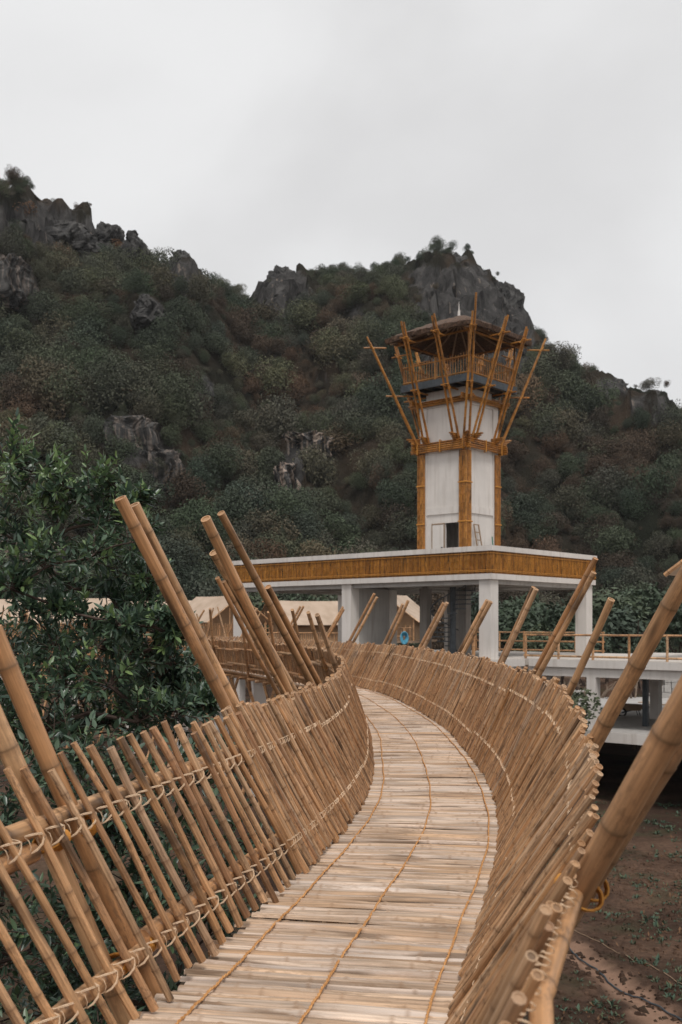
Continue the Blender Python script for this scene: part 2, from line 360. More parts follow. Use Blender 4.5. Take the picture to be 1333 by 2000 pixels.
gy = spaced([(-200, -20, 30), (-20, 4, 2.5), (4, 14, .8), (14, 34, .2), (34, 62, .8), (62, 130, 3), (130, 330, 20), (330, 1500, 150)])
gb = MB(); tr = []
for y in gy:
    for x in gx:
        gb.vert((x, y, ground_z(x, y)))
        tr.append(max(0., sstep(.62, .18, track_d(x, y)+.22*fbm(x*1.7, y*1.7, 1, 3)))*sstep(30, 26, y))
nx = len(gx)
for j in range(len(gy)-1):
    for i in range(nx-1):
        a = j*nx+i; gb.f.append((a, a+1, a+nx+1, a+nx))
gob = tag(gb.build('ground', M['soil']), kind='structure')
a = gob.data.attributes.new('track', 'FLOAT', 'POINT'); a.data.foreach_set('value', tr)

# ------------------------------------------------------------------ karst hills
RIDGE = [(-900, 520), (-500, 400), (-250, 365), (-100, 365), (0, 394), (60, 410), (110, 428), (170, 446), (215, 474), (240, 496), (285, 512), (318, 545), (350, 535), (380, 552), (400, 562), (440, 582), (480, 596), (505, 592), (520, 572), (560, 552), (600, 541), (640, 548), (680, 540), (720, 546), (760, 536), (800, 540), (840, 530), (880, 524), (920, 532), (950, 560), (980, 584), (1000, 608), (1030, 648), (1055, 672), (1080, 700), (1120, 712), (1145, 748), (1200, 776), (1250, 794), (1300, 810), (1333, 824), (1450, 880), (1700, 930), (2300, 1010), (3200, 1060)]
def interp(tab, x):
    if x <= tab[0][0]: return tab[0][1]
    for (a, p), (b, q) in zip(tab, tab[1:]):
        if x <= b: return p+(q-p)*(x-a)/(b-a)
    return tab[-1][1]
DRT = [(-900, 260), (0, 245), (350, 250), (500, 275), (620, 300), (900, 290), (1060, 265), (1333, 250), (2500, 240)]
D0 = 118.
ROCKY = [(60, 440, 150, 70, .8), (180, 470, 120, 60, .9), (20, 570, 80, 70, .9), (250, 500, 60, 50, 1.), (360, 540, 60, 50, 1.), (550, 575, 75, 65, 1.1), (900, 590, 120, 95, 1.1), (980, 630, 75, 90, 1.2), (840, 540, 60, 40, .8), (290, 620, 45, 50, 1.), (270, 860, 80, 70, .9), (330, 930, 60, 60, .8), (595, 890, 55, 45, 1.1), (565, 950, 30, 50, 1.), (400, 770, 35, 45, .8), (1190, 760, 60, 35, .7), (1270, 800, 70, 45, .8), (60, 1100, 80, 80, .8), (700, 610, 40, 30, .6), (860, 690, 70, 40, .7), (640, 740, 40, 30, .5), (1020, 700, 50, 50, .9)]
def rocky(u, v): return max([k*max(0, 1-((u-a)/w)**2-((v-b)/h)**2) for a, b, w, h, k in ROCKY])
def hill_base(x, y):
    u = 666.5+2000*x/y; Dr = interp(DRT, u)+8*fbm(u*.004, 0, 5, 3); zr = EYE+(1220-interp(RIDGE, u))/2000*Dr
    f0 = interp([(-900, 1.0), (0, 1.0), (500, 1.06), (1000, 1.02), (1333, .95), (2500, .9)], u)
    t = (y-D0)/(Dr-D0); zb = ground_base(x, 120)-.3
    if t < 0: return zb+t*40, u
    gul = fbm(x*.022+3, y*.010, 2, 5)
    if t <= 1:
        f = .42*t+.58*(t*t*(3-2*t)); f = f**f0
        amp = 11*math.sin(math.pi*min(t, 1))**.8
        st = 3.2*math.sin(t*21+3*fbm(x*.02, y*.02, 9, 3))*math.sin(math.pi*t)
        md = 6.5*fbm(x*.05+7, y*.034, 1, 3)*math.sin(math.pi*t)**.6
        return zb+(zr-zb)*f+amp*gul+st+md, u
    return zr-(y-Dr)*.9+3*gul*min((t-1)*6, 1), u
def hill_z(x, y):
    z, u = hill_base(x, y)
    if y < D0+4 or u < -300 or u > 1650: return z
    k = min(rocky(u, 1220-(z-EYE)*2000/y)*1.6, 1.)
    # ledges: the slope breaks into steps, strongest on bare rock
    hs = 9.; w = z/hs+.9*fbm(x*.03, y*.03, 6, 3); fr = w-math.floor(w); sh = sstep(.30, .62, fr)
    z += hs*(sh-fr)*(.16+.62*k)
    if k > .02: z += k*(3.0*(noise.ridged_multi_fractal(V3((x*.11, y*.11, z*.03)), .9, 2.2, 5, 1., 2.)-.9)+1.5*fbm(x*.3, y*.3, 2, 4))
    return z
HA = [-1150+i*40 for i in range(25)]+[-150+i*5.2 for i in range(312)]+[1480+i*40 for i in range(26)]
HY = [D0-8+k*1.25 for k in range(168)]+[D0-8+168*1.25+k*8 for k in range(9)]
hb = MB(); rk = []
for y in HY:
    for u in HA:
        x = (u-666.5)/2000*y
        z = hill_z(x, y); k = min(max((y-D0)/30, 0), 1)
        rv = rocky(u, 1220-(z-EYE)*2000/y); rk.append(min(rv, 1.)); j = 1.3*k*(1+.8*min(rv, 1))
        hb.vert((x+j*fbm(x*.13, z*.09, y*.13, 3), y+1.6*j*fbm(x*.16+9, z*.06, y*.16, 4), z))
nh = len(HA)
for j in range(len(HY)-1):
    for i in range(nh-1):
        a = j*nh+i; hb.f.append((a, a+1, a+nh+1, a+nh))
ho = tag(hb.build('hills', M['hill']), kind='structure')
a = ho.data.attributes.new('rock', 'FLOAT', 'POINT'); a.data.foreach_set('value', rk)
def hit(u, v, y0=D0, y1=330):        # where the line of sight through a pixel meets the slope
    y = y0
    while y < y1:
        p = at(u, v, y)
        if hill_z(p.x, y) > p.z: return p
        y += 1.
    return at(u, v, y1)
# rock faces and pinnacles
def rock(name, label, u, v, w, h, depth, seed, mat='rock', D=None, sharp=1.0):
    c = hit(u, v) if D is None else at(u, v, D); k = c.y/2000
    W_, H_ = w*k/2, h*k/2
    mb = MB(); nu, nv = 72, 44; cl = 'cliff' in mat; ex = .45 if cl else .7; zf = .18 if cl else .7
    for j in range(nv+1):
        ph = math.pi*j/nv-math.pi/2
        for i in range(nu):
            th = 6.2832*i/nu
            d = V3((math.cos(ph)*math.cos(th), math.cos(ph)*math.sin(th), math.sin(ph)))
            q = V3((math.copysign(abs(d.x)**ex, d.x), math.copysign(abs(d.y)**ex, d.y), math.copysign(abs(d.z)**.8, d.z)))
            up = max(d.z, 0)
            n = .80+.30*(noise.ridged_multi_fractal(V3((d.x*(3.2 if cl else 1.5)+seed, d.y*1.5, d.z*zf)), .8, 2.3, 6, 1., 2.)-.8)+.34*sharp*fbm(d.x*(2.6 if cl else 1.8)+seed, d.y*1.8, d.z*(.35 if cl else 1.1), 6, .8)
            tp = 1.0 if cl else 1-.42*sstep(-.3, 1., d.z)
            p = V3((q.x*W_*n*tp, q.y*depth/2*n*tp, q.z*H_*(1+.5*(n-.9))))
            p.x += W_*.25*fbm(d.z*1.5+seed*2, seed, 0, 3)*(1+d.z)
            mb.vert(p+c, (p.x, p.y, p.z))
    for j in range(nv):
        for i in range(nu):
            a = j*nu+i; b = j*nu+(i+1) % nu; mb.f.append((a, b, b+nu, a+nu))
    o = mb.build(name, M[mat], None, False); o.data.transform(Matrix.Translation(-c)); o.location = c
    return tag(o, label, 'rock', 'limestone outcrops on the hills')
ROCKS = [
 ('rock_pinnacle', 'dark pointed limestone pinnacle standing on the left hill ridge', 352, 528, 62, 80, 9, 1, 'rock', 247, 1.1),
 ('rock_pinnacle', 'broad dark rock knob on the ridge left of the pointed pinnacle', 262, 492, 58, 72, 9, 2.3, 'rock', 244, 1),
 ('rock_pinnacle', 'low jagged rock hump high on the left ridge', 210, 462, 60, 50, 9, 13.3, 'rock', 242, 1),
 ('rock_outcrop', 'grey rounded crag at the left shoulder of the middle hill', 550, 572, 96, 92, 16, 3.1, 'rock', 292, .8),
 ('rock_outcrop', 'dark rock face near the summit right of centre', 895, 585, 150, 150, 22, 4.7, 'rock', 282, .9),
 ('rock_outcrop', 'steep dark rock shoulder right behind the tower roof', 988, 630, 90, 130, 18, 5.9, 'rock', 268, 1),
 ('rock_outcrop', 'isolated dark boulder halfway up the left hill', 290, 620, 62, 72, 12, 6.2, 'rock', None, 1),
 ('cliff_face', 'pale streaked cliff low on the hill between trees left of the tower', 595, 885, 96, 74, 12, 7.7, 'cliff', None, .8),
 ('cliff_face', 'tall streaked pale rock below the pale cliff', 562, 952, 44, 84, 12, 8.8, 'cliff', None, .8),
 ('cliff_face', 'wide dark streaked cliff above the leafy tree', 262, 858, 96, 84, 7, 9.4, 'dimcliff', None, .7),
 ('cliff_face', 'narrow streaked cliff right of the leafy tree top', 325, 925, 60, 84, 7, 10.1, 'dimcliff', None, .7),
 ('cliff_face', 'grey vertical cliff at the left edge high on the hill', 18, 560, 90, 100, 12, 11.6, 'dimcliff', None, .7),
 ('rock_outcrop', 'small grey crag in the trees below the middle saddle', 400, 770, 44, 70, 9, 12.2, 'rock', None, 1),
 ('rock_outcrop', 'dark crag high up on the left hill ridge', 120, 470, 140, 70, 12, 14.9, 'rock', None, 1),
 ('rock_outcrop', 'broken dark rock on the right hand slope skyline', 1195, 765, 60, 50, 10, 15.3, 'rock', 255, 1),
 ('rock_outcrop', 'dark crag on the skyline near the right edge', 1265, 800, 70, 70, 10, 16.4, 'rock', 252, 1),
 ('cliff_face', 'pale rock band on the slope behind the leafy tree', 60, 1110, 110, 130, 8, 17.4, 'cliff', None, .7),
]
RC = []
for r in ROCKS:
    o = rock(*r); kk = .22 if r[8] == 'dimcliff' else .46 if r[8] == 'cliff' else .33; RC.append((r[2], r[3], r[4]*kk, r[5]*kk))

# ------------------------------------------------------------------ forest on the hills (one mass, instanced crowns)
def crown_mesh(name, seed, n, mat, flat=.75, leaf=(.16, .30), lobes=8, R0=1.0):
    rd = random.Random(seed); mb = MB()
    L = []
    for k in range(lobes):
        a = rd.uniform(0, 6.28); r = rd.uniform(.0, .62)*R0
        L.append((V3((r*math.cos(a), r*math.sin(a), rd.uniform(-.25, .5)*flat)), rd.uniform(.30, .52)*R0))
    for k in range(n):
        c, rr = rd.choice(L)
        d = V3((rd.gauss(0, 1), rd.gauss(0, 1), rd.gauss(.25, .9))).normalized()
        p = c+d*rr*rd.uniform(.72, 1.06)
        nn = (d*.55+V3((rd.gauss(0, .6), rd.gauss(0, .6), rd.gauss(.35, .5)))).normalized()
        x, y = perp(nn); t = rd.uniform(0, 6.28); x, y = x*math.cos(t)+y*math.sin(t), y*math.cos(t)-x*math.sin(t)
        s = rd.uniform(*leaf)*.5; g = rd.random(); b = len(mb.v)
        for q in (x*s, y*s*.55, x*-s, y*-s*.55): mb.vert(p+q, None, g)
        mb.f.append((b, b+1, b+2, b+3))
    return mb.mesh(name, mat, False)
def forest(name, label, mat, want, seed, r_mul):
    fc = bpy.data.collections.new(name+' crowns')
    for k in range(7):
        me = crown_mesh(name+'_crown', seed*50+k, 4000, M[mat], .9, (.035, .095), 14)
        o = bpy.data.objects.new(name+'_crown', me); fc.objects.link(o)
    rd = random.Random(3+seed); pts = []; rots = []; scs = []
    def put(x, y, r):
        z = hill_z(x, y)
        pts.append((x, y, z+r*rd.uniform(.15, .95))); rots.append((rd.uniform(-.2, .2), rd.uniform(-.2, .2), rd.uniform(0, 6.28))); scs.append((r, r*rd.uniform(.85, 1.15), r*rd.uniform(.8, 1.35)))
    y = D0+1
    while y < 315:
        st = 2.35+.0022*(y-D0)
        u = -260.
        while u < 1620:
            du = st*2000/y
            uu = u+rd.uniform(-.6, .6)*du; yy = y+rd.uniform(-1.2, 1.2); x = (uu-666.5)/2000*yy
            u += du*1.05
            Dr = interp(DRT, uu)
            if yy > Dr+6: continue
            z = hill_z(x, yy); vv = 1220-(z+1-EYE)*2000/yy
            if any(((uu-a)/w)**2+((vv-b)/h)**2 < 1 for a, b, w, h in RC) and rd.random() < .93: continue
            if vv < interp(RIDGE, uu)+22 and rocky(uu, vv+12) > .18 and rd.random() < .8: continue
            dens = .95+.6*fbm(x*.03, yy*.03, 8, 4)-.80*min(rocky(uu, vv)*1.3, 1)
            if uu > 960 and yy < 175: dens -= .22
            if rd.random() > dens+.12: continue
            dn = noise.fractal(V3((x*.028, yy*.028, 21)), .9, 2.1, 4)
            dry = dn > (-.06 if (uu > 940 and vv > 850) else .26 if uu > 700 and vv > 600 else .36)
            if dry and rd.random() < .15 or (not dry and rd.random() < .06): dry = not dry
            if dry != want: continue
            r = rd.choice((1.0, 1.3, 1.7, 2.1, 2.6, 3.2, 4.0, 5.0))*rd.uniform(.85, 1.2)*(.6 if rocky(uu, vv) > .3 else 1)*(.55 if vv < interp(RIDGE, uu)+30 else 1)
            if uu > 980 and yy < 190: r *= .75
            put(x, yy, r*r_mul)
        y += st*.82
    me = bpy.data.meshes.new(name); me.from_pydata(pts, [], []); me.materials.append(M[mat])
    for nm, dat in (('rot', rots), ('scl', scs)):
        a = me.attributes.new(nm, 'FLOAT_VECTOR', 'POINT'); a.data.foreach_set('vector', [q for t in dat for q in t])
    o = bpy.data.objects.new(name, me); col.objects.link(o)
    tag(o, label, 'forest', kind='stuff')
    ng = bpy.data.node_groups.new('forest scatter', 'GeometryNodeTree')
    ng.interface.new_socket('Geometry', in_out='INPUT', socket_type='NodeSocketGeometry'); ng.interface.new_socket('Geometry', in_out='OUTPUT', socket_type='NodeSocketGeometry')
    n = ng.nodes; gi = n.new('NodeGroupInput'); go = n.new('NodeGroupOutput')
    m2p = n.new('GeometryNodeMeshToPoints'); iop = n.new('GeometryNodeInstanceOnPoints'); ci = n.new('GeometryNodeCollectionInfo')
    ci.inputs[0].default_value = fc; ci.inputs['Separate Children'].default_value = True; ci.inputs['Reset Children'].default_value = True
    ar = n.new('GeometryNodeInputNamedAttribute'); ar.data_type = 'FLOAT_VECTOR'; ar.inputs[0].default_value = 'rot'
    asc = n.new('GeometryNodeInputNamedAttribute'); asc.data_type = 'FLOAT_VECTOR'; asc.inputs[0].default_value = 'scl'
    l = ng.links.new
    l(gi.outputs[0], m2p.inputs['Mesh']); l(m2p.outputs[0], iop.inputs['Points']); l(ci.outputs[0], iop.inputs['Instance'])
    iop.inputs['Pick Instance'].default_value = True
    l(ar.outputs['Attribute'], iop.inputs['Rotation']); l(asc.outputs['Attribute'], iop.inputs['Scale']); l(iop.outputs[0], go.inputs[0])
    md = o.modifiers.new('scatter', 'NODES'); md.node_group = ng
    return len(pts)
forest('forest', 'dark green forest covering the karst hills', 'forest', False, 1, 1.0)
forest('dry_scrub', 'brown dry scrub between the green trees on the hills', 'scrub', True, 2, .8)
# ------------------------------------------------------------------ bamboo footbridge
CP = [(-.86, -3.0), (-.82, -1.4), (-.78, .3), (-.64, 1.9), (-.155, 4.2), (.54, 7.4), (.87, 10), (.98, 12.8), (.98, 16.5), (.6, 21.8), (.05, 25.2), (-.85, 29), (-2.3, 33.5), (-4.3, 38.5), (-7.5, 44), (-12, 48.5), (-18, 51.5), (-26, 53.5), (-36, 54.5)]
def _cr(p0, p1, p2, p3, t): return tuple(.5*((2*b)+(-a+c)*t+(2*a-5*b+4*c-d)*t*t+(-a+3*b-3*c+d)*t**3) for a, b, c, d in zip(p0, p1, p2, p3))
TAB = []
for i in range(1, len(CP)-2):
    for k in range(40):
        p = _cr(CP[i-1], CP[i], CP[i+1], CP[i+2], k/40)
        TAB.append(((TAB[-1][0]+math.dist(p, TAB[-1][1:])) if TAB else 0., p[0], p[1]))
SMAX = TAB[-1][0]
def Cs(s):
    s = min(max(s, 0), SMAX-1e-6); lo, hi = 0, len(TAB)-1
    while hi-lo > 1:
        m = (lo+hi)//2
        if TAB[m][0] <= s: lo = m
        else: hi = m
    a, b = TAB[lo], TAB[hi]; t = (s-a[0])/max(b[0]-a[0], 1e-9)
    return V3((a[1]+(b[1]-a[1])*t, a[2]+(b[2]-a[2])*t, 0))
def Ts(s): return (Cs(s+.25)-Cs(s-.25)).normalized()
HALF = .61
def rframe(side, s):
    c = Cs(s); t = Ts(s); n = V3((t.y, -t.x, 0))*side; e = c+n*HALF
    if side < 0: b = .35+.6*min(max((e.y-5.5)/4, 0), 1); o = .38; h = 1.03
    else: b = .6; o = interp([(2.3, .36), (2.9, .42), (4.1, .55), (5.75, .57), (7.5, .5), (11, .40)], e.y); h = .93+.14*sstep(4.5, 10, e.y)
    vv = t*-b+n*o+V3((0, 0, h))
    out = t.cross(vv).normalized()
    if out.dot(n) < 0: out = -out
    return e, t, n, vv, out
def axes(x, y, z, loc): return Matrix(((x.x, y.x, z.x, loc.x), (x.y, y.y, z.y, loc.y), (x.z, y.z, z.z, loc.z), (0, 0, 0, 1)))
bridge = empty('footbridge', Cs(6), 'curving bamboo footbridge with slatted deck and leaning picket railings', 'bridge')
# deck: bearers under the walking surface, then each split slat
db = MB()
for off in (-.5, 0, .5):
    s = 0.2
    while s < SMAX-1:
        a, b = Cs(s), Cs(min(s+2.1, SMAX-.5)); ta, tb = Ts(s), Ts(min(s+2.1, SMAX-.5))
        db.culm(a+V3((ta.y, -ta.x, 0))*off+V3((0, 0, -.085)), b+V3((tb.y, -tb.x, 0))*off+V3((0, 0, -.085)), .045, .04, 7, .4, fine=False, hollow=False); s += 2.0
s = .6
while s < SMAX-1:
    a = Cs(s); t = Ts(s); n = V3((t.y, -t.x, 0)); db.culm(a-n*.85+V3((0, 0, -.175)), a+n*.85+V3((0, 0, -.175)), .05, .045, 7, .4, fine=False, hollow=False); s += 1.05
deck = db.build('deck', M['pole'], bridge)
def slat_mesh(seed):
    rd = random.Random(seed); mb = MB(); L = 1.30; nseg = 6; prof = [(-.5, 0.), (-.40, .012), (-.16, .021), (.18, .0205), (.41, .011), (.5, 0.)]
    k1, k2 = rd.uniform(-.012, .012), rd.uniform(-.008, .008); tw = rd.uniform(-.05, .05); nodes = [rd.uniform(.12, .3), rd.uniform(.45, .6), rd.uniform(.75, .92)]
    xs = [0, 1.]
    for q in nodes: xs += [q-.014, q, q+.014]
    xs = sorted(xs+[.37, .68]); e1, e2 = rd.uniform(-.12, .12), rd.uniform(-.1, .1)
    for x in xs:
        g = 1. if any(abs(x-q) < 1e-6 for q in nodes) else 0.
        w = .094*(1+.09*math.sin(7*x+seed)+e1*(x-.5)+e2*(x-.5)**2); zz = k1*math.sin(3.14*x)+k2*math.sin(6.28*x)
        for (py, pz) in prof:
            mb.vert(((x-.5)*L, py*w+(.012 if g else 0)*0+tw*.1*(x-.5), zz+pz*(1.2 if g else 1)-.004), (py*w, pz+seed*.37, x*L), seed*.137 % 1, g*.7)
    m = len(prof)
    for j in range(len(xs)-1):
        for i in range(m-1):
            a = j*m+i; mb.f.append((a, a+m, a+m+1, a+1))
        a = j*m; mb.f.append((a, a+m-1, a+2*m-1, a+m))
    mb.f.append(tuple(range(m))); mb.f.append(tuple((len(xs)-1)*m+i for i in range(m))[::-1])
    return mb
SM = [slat_mesh(k) for k in range(24)]; SMM = [q.mesh('slat', M['slat']) for q in SM]
def add_inst(dst, src, mw, rnd):
    b = len(dst.v)
    for v, lc, g in zip(src.v, src.lc, src.rg):
        p = mw @ V3(v); dst.v.append((p.x, p.y, p.z)); dst.lc.append(lc); dst.rn.append(rnd); dst.rg.append(g)
    dst.f += [tuple(b+i for i in f) for f in src.f]
rest = MB(); s = .3; i0 = None
sl = []
while s < SMAX-2:
    c = Cs(s); t = Ts(s); tb = (t*.8+V3((0, 1, 0))*.2).normalized() if s < 26 else t
    n = V3((tb.y, -tb.x, 0)); yaw = random.gauss(0, .015)
    n = (Matrix.Rotation(yaw, 3, 'Z') @ n); tt = V3((-n.y, n.x, 0)); w = random.choice((.26, .34, .42, .5, .58, .66, .75, .9)) if s < 30 else 1.6
    tilt = random.gauss(0, .07); z = (V3((0, 0, 1))+tt*tilt).normalized(); ty = z.cross(n).normalized()
    k = random.randrange(24); fl = random.choice((1, -1)); dz = random.gauss(0, .0045)
    mw = axes(n*fl*random.uniform(.975, 1.03), ty*w*fl, z, c+n*random.gauss(0, .018)+V3((0, 0, -.022+dz)))
    if i0 is None and c.y > 2.6: i0 = len(sl)
    sl.append((k, mw)); s += .0985*w*random.uniform(.79, .91) if s < 30 else .16
for i, (k, mw) in enumerate(sl):
    if i0 <= i < i0+300: link('slat', SMM[k], deck, mw)
    else: add_inst(rest, SM[k], mw, random.random())
tag(rest.build('slat_run', M['slat'], deck), kind='stuff')
# rope lines stitched along the deck
for off, nm in ((-.47, 0), (0, 1), (.50, 2)):
    rb = MB()
    for strand in (0, 1):
        pts = []; s = .4
        while s < 44:
            c = Cs(s); t = Ts(s); n = V3((t.y, -t.x, 0)); a = s*6.2832/.075+strand*math.pi
            wob = .010*math.sin(s*1.3+nm)+.004*math.sin(s*5.3+nm*2)
            rr = .0034
            pts.append(c+n*(off+wob+rr*math.cos(a))+V3((0, 0, .006+.003*math.sin(s*37+nm)+rr*math.sin(a)))); s += .075/7 if s < 16 else .075/3
        rb.tube(pts, .0042, 4)
    rb.build('rope', M['rope'], deck)
# railings
def picket_mb(seed, L=1.45, r=.0205, sides=8, fine=True):
    random.seed(900+seed); mb = MB(); mb.culm((0, 0, 0), (0, 0, L), r, r*random.uniform(.86, .98), sides, random.uniform(.26, .38), seed*.173 % 1, random.uniform(.004, .016), 1.12, fine, kink=random.uniform(-.010, .010)); return mb
PK = [picket_mb(k) for k in range(16)]; PKM = [q.mesh('picket', M['picket']) for q in PK]
PKF = [picket_mb(k, sides=6, fine=False) for k in range(16)]
random.seed(21)
def lash_mb(seed):     # cane strands crossing a picket in a slanted V and going round the rail behind it
    rd = random.Random(seed); mb = MB(); w = .055; h = .036
    for sg in (1, -1):
        for dz in (0, .006):
            j = rd.uniform(-.006, .006)
            mb.tube([(-w, .050, sg*h*1.25), (-w*.8, .004, sg*(h+dz)), (-.022, -.026, sg*(h*.66+dz)), (.004, -.029, sg*(h*.32+dz*.5)+j*.5), (.028, -.024, sg*.001), (.033, -.004, -sg*.012), (.02, .03, -sg*.04)], .0027, 4)
    pts = []
    for k in range(9):
        a = 6.2832*k/9; pts.append((-w*.9+.01*math.sin(a), .062+.042*math.cos(a), .042*math.sin(a)))
    mb.tube(pts, .0026, 4, True)
    return mb
LM = [lash_mb(k) for k in range(5)]; LMM = [q.mesh('lashing', M['twine']) for q in LM]
def lash_far():
    mb = MB(); mb.tube([(-.05, .01, .036), (-.01, -.034, .016), (.03, -.028, 0), (-.01, -.034, -.016), (-.05, .01, -.036)], .0042, 3); return mb
LF = lash_far()
RAILF = (.19, .72)
def railf(side, f, y): return f if side < 0 or f < .5 else interp([(3.2, .88), (5.2, .82), (9, .78)], y)
pk = []; lash = []; rails = {}
for side in (-1, 1):
    e0 = MB(); s = .6
    while s < SMAX-2:
        a = rframe(side, s)[0]; b = rframe(side, s+1.02)[0]
        e0.culm(a+V3((0, 0, -.055)), b+V3((0, 0, -.055)), .032, .03, 6, .35, fine=False, hollow=False); s += 1.0
    rails[side] = e0.build('railing', M['pole'], bridge)
    tag(rails[side], 'left railing of leaning bamboo pickets, open gaps at the near end' if side < 0 else 'right railing of tightly set leaning bamboo pickets')
    s = .9
    seg_len = 2.9; segs = {}
    def seg_j(f, s, side=side, segs=segs):
        k = (f, int((s+(1.1 if f > .5 else 0))//seg_len))
        if k not in segs: segs[k] = random.uniform(-.028, .028)
        return segs[k]
    while s < SMAX-3:
        e, t, n, vv, out = rframe(side, s)
        dense = (e.y > 6.6) if side < 0 else (e.y > 4.7)
        L = vv.length*random.uniform(.98, 1.022)*(1+.012*math.sin(s*3.1)); vj = (vv+t*random.gauss(0, .016)+n*random.gauss(0, .007)).normalized(); x = t; y = vj.cross(x).normalized()
        if y.dot(out) < 0: y = -y
        x = y.cross(vj).normalized(); sc = random.uniform(.84, 1.18)*(interp([(5.5, .92), (7.5, 1.04)], e.y) if side < 0 else interp([(3, .66), (5, .86), (8, 1.02)], e.y))
        k = random.randrange(16); rot = Matrix.Rotation(random.uniform(0, 6.28), 4, 'Z')
        b0 = e+vv.normalized()*random.uniform(-.05, .02)+V3((0, 0, .035))-out*.005
        pk.append((e.y, side, k, axes(x*sc, y*sc, vj*(L/1.45), b0) @ rot))
        for f in RAILF:
            fj = railf(side, f, e.y)+seg_j(f, s)*(.3 if side > 0 and s < 7.9 else 1)
            lash.append((e.y, side, axes(x*(.85 if not dense else .58), y*sc*.78*(1 if side < 0 else interp([(3, .78), (7, 1)], e.y)), vj*(.82 if not dense else .72)*(1 if side < 0 else interp([(3, .66), (7, 1)], e.y)), e+vv*fj+V3((0, 0, .035))+(b0-e-V3((0, 0, .035)))*0)))
        s += ((.148 if side < 0 else .105) if not dense else (.058 if side < 0 else .050) if e.y < 26 else .085)*random.uniform(.85, 1.13)
    # rails outside the pickets, in overlapping lengths
    for f in RAILF:
        k0 = 0
        while True:
            sa = max(k0*seg_len-(1.1 if f > .5 else 0), .6); sb = k0*seg_len+seg_len-(1.1 if f > .5 else 0)+.7
            if side > 0 and f > .5:
                if k0 == 0: k0 += 1; continue
                if k0 == 1: sa, sb = .7, 7.9
                if k0 == 2: k0 += 1; continue
            k0 += 1
            if sb > SMAX-3: break
            jv = segs.get((f, k0-1), 0.)*(.3 if side > 0 and k0 == 2 else 1)
            pts = []
            for q in range(7):
                s2 = sa+(sb-sa)*q/6; e, t, n, vv, out = rframe(side, s2)
                pts.append(e+vv*(railf(side, f, e.y)+jv)+out*((.060 if side < 0 else interp([(3, .044), (7, .058)], e.y))+(.008 if k0 % 2 else 0))+V3((0, 0, .035+(.045 if k0 % 2 else -.015))))
            mb = MB()
            r0 = random.uniform(.036, .041)*(1 if side < 0 else interp([(3, .66), (7, .9)], pts[3].y))
            # a culm gently bowed along the curve
            base = len(mb.v); sides = 10 if pts[0].y < 14 else 6; acc = 0; ring_at = random.uniform(.1, .3)
            dense_pts = []
            for q in range(6):
                for h in range(5): dense_pts.append(pts[q].lerp(pts[q+1], h/5))
            dense_pts.append(pts[6]); rn = random.random(); prevx = None; rings = []
            for q, p in enumerate(dense_pts):
                d = (dense_pts[min(q+1, 30)]-dense_pts[max(q-1, 0)]).normalized(); xx, yy = perp(d)
                rings.append((p, xx, yy, d))
            lens = [0]
            for q in range(1, 31): lens.append(lens[-1]+(dense_pts[q]-dense_pts[q-1]).length)
            out_r = []
            nd = []
            z = ring_at
            while z < lens[-1]-.05: nd.append(z); z += random.uniform(.3, .42)
            for q in range(31): out_r.append((lens[q], 1., 0.))
            for z in nd: out_r += [(z-.02, 1., 0.), (z, 1.1, 1.), (z+.012, 1.01, .3), (z+.03, 1., 0.)]
            out_r.sort(); cnt = 0
            for (z, rr, g) in out_r:
                q = 0
                while q < 29 and lens[q+1] < z: q += 1
                tt = (z-lens[q])/max(lens[q+1]-lens[q], 1e-6); p = dense_pts[q].lerp(dense_pts[q+1], min(max(tt, 0), 1)); _, xx, yy, d = rings[q]
                for i in range(sides):
                    an = 6.2832*i/sides; mb.vert(p+xx*(r0*rr*math.cos(an))+yy*(r0*rr*math.sin(an)), (r0*math.cos(an), r0*math.sin(an), z), rn, g)
                cnt += 1
            for j in range(cnt-1):
                for i in range(sides):
                    a2 = j*sides+i; b2 = j*sides+(i+1) % sides; mb.f.append((a2, b2, b2+sides, a2+sides))
            mb.f.append(tuple(range(sides))[::-1]); mb.f.append(tuple((cnt-1)*sides+i for i in range(sides)))
            mb.build('rail', M['pole'], rails[side])
order = sorted(range(len(pk)), key=lambda i: pk[i][0] if pk[i][0] > 1.9 else 99)
near = set(order[:300]); far_p = {-1: MB(), 1: MB()}
for i, (yy, side, k, mw) in enumerate(pk):
    if i in near: link('picket', PKM[k], rails[side], mw)
    else: add_inst(far_p[side], PKF[k], mw, random.random())
lo = sorted(range(len(lash)), key=lambda i: lash[i][0] if lash[i][0] > 1.9 else 40); nl = set(lo[:300]); far_l = {-1: MB(), 1: MB()}
for i, (yy, side, mw) in enumerate(lash):
    if i in nl: link('lashing', LMM[i % 5], rails[side], mw)
    elif yy < 42: add_inst(far_l[side], LF, mw, .5)
for side in (-1, 1):
    tag(far_p[side].build('picket_row', M['picket'], rails[side]), kind='stuff'); tag(far_l[side].build('lashing_row', M['twine'], rails[side]), kind='stuff')
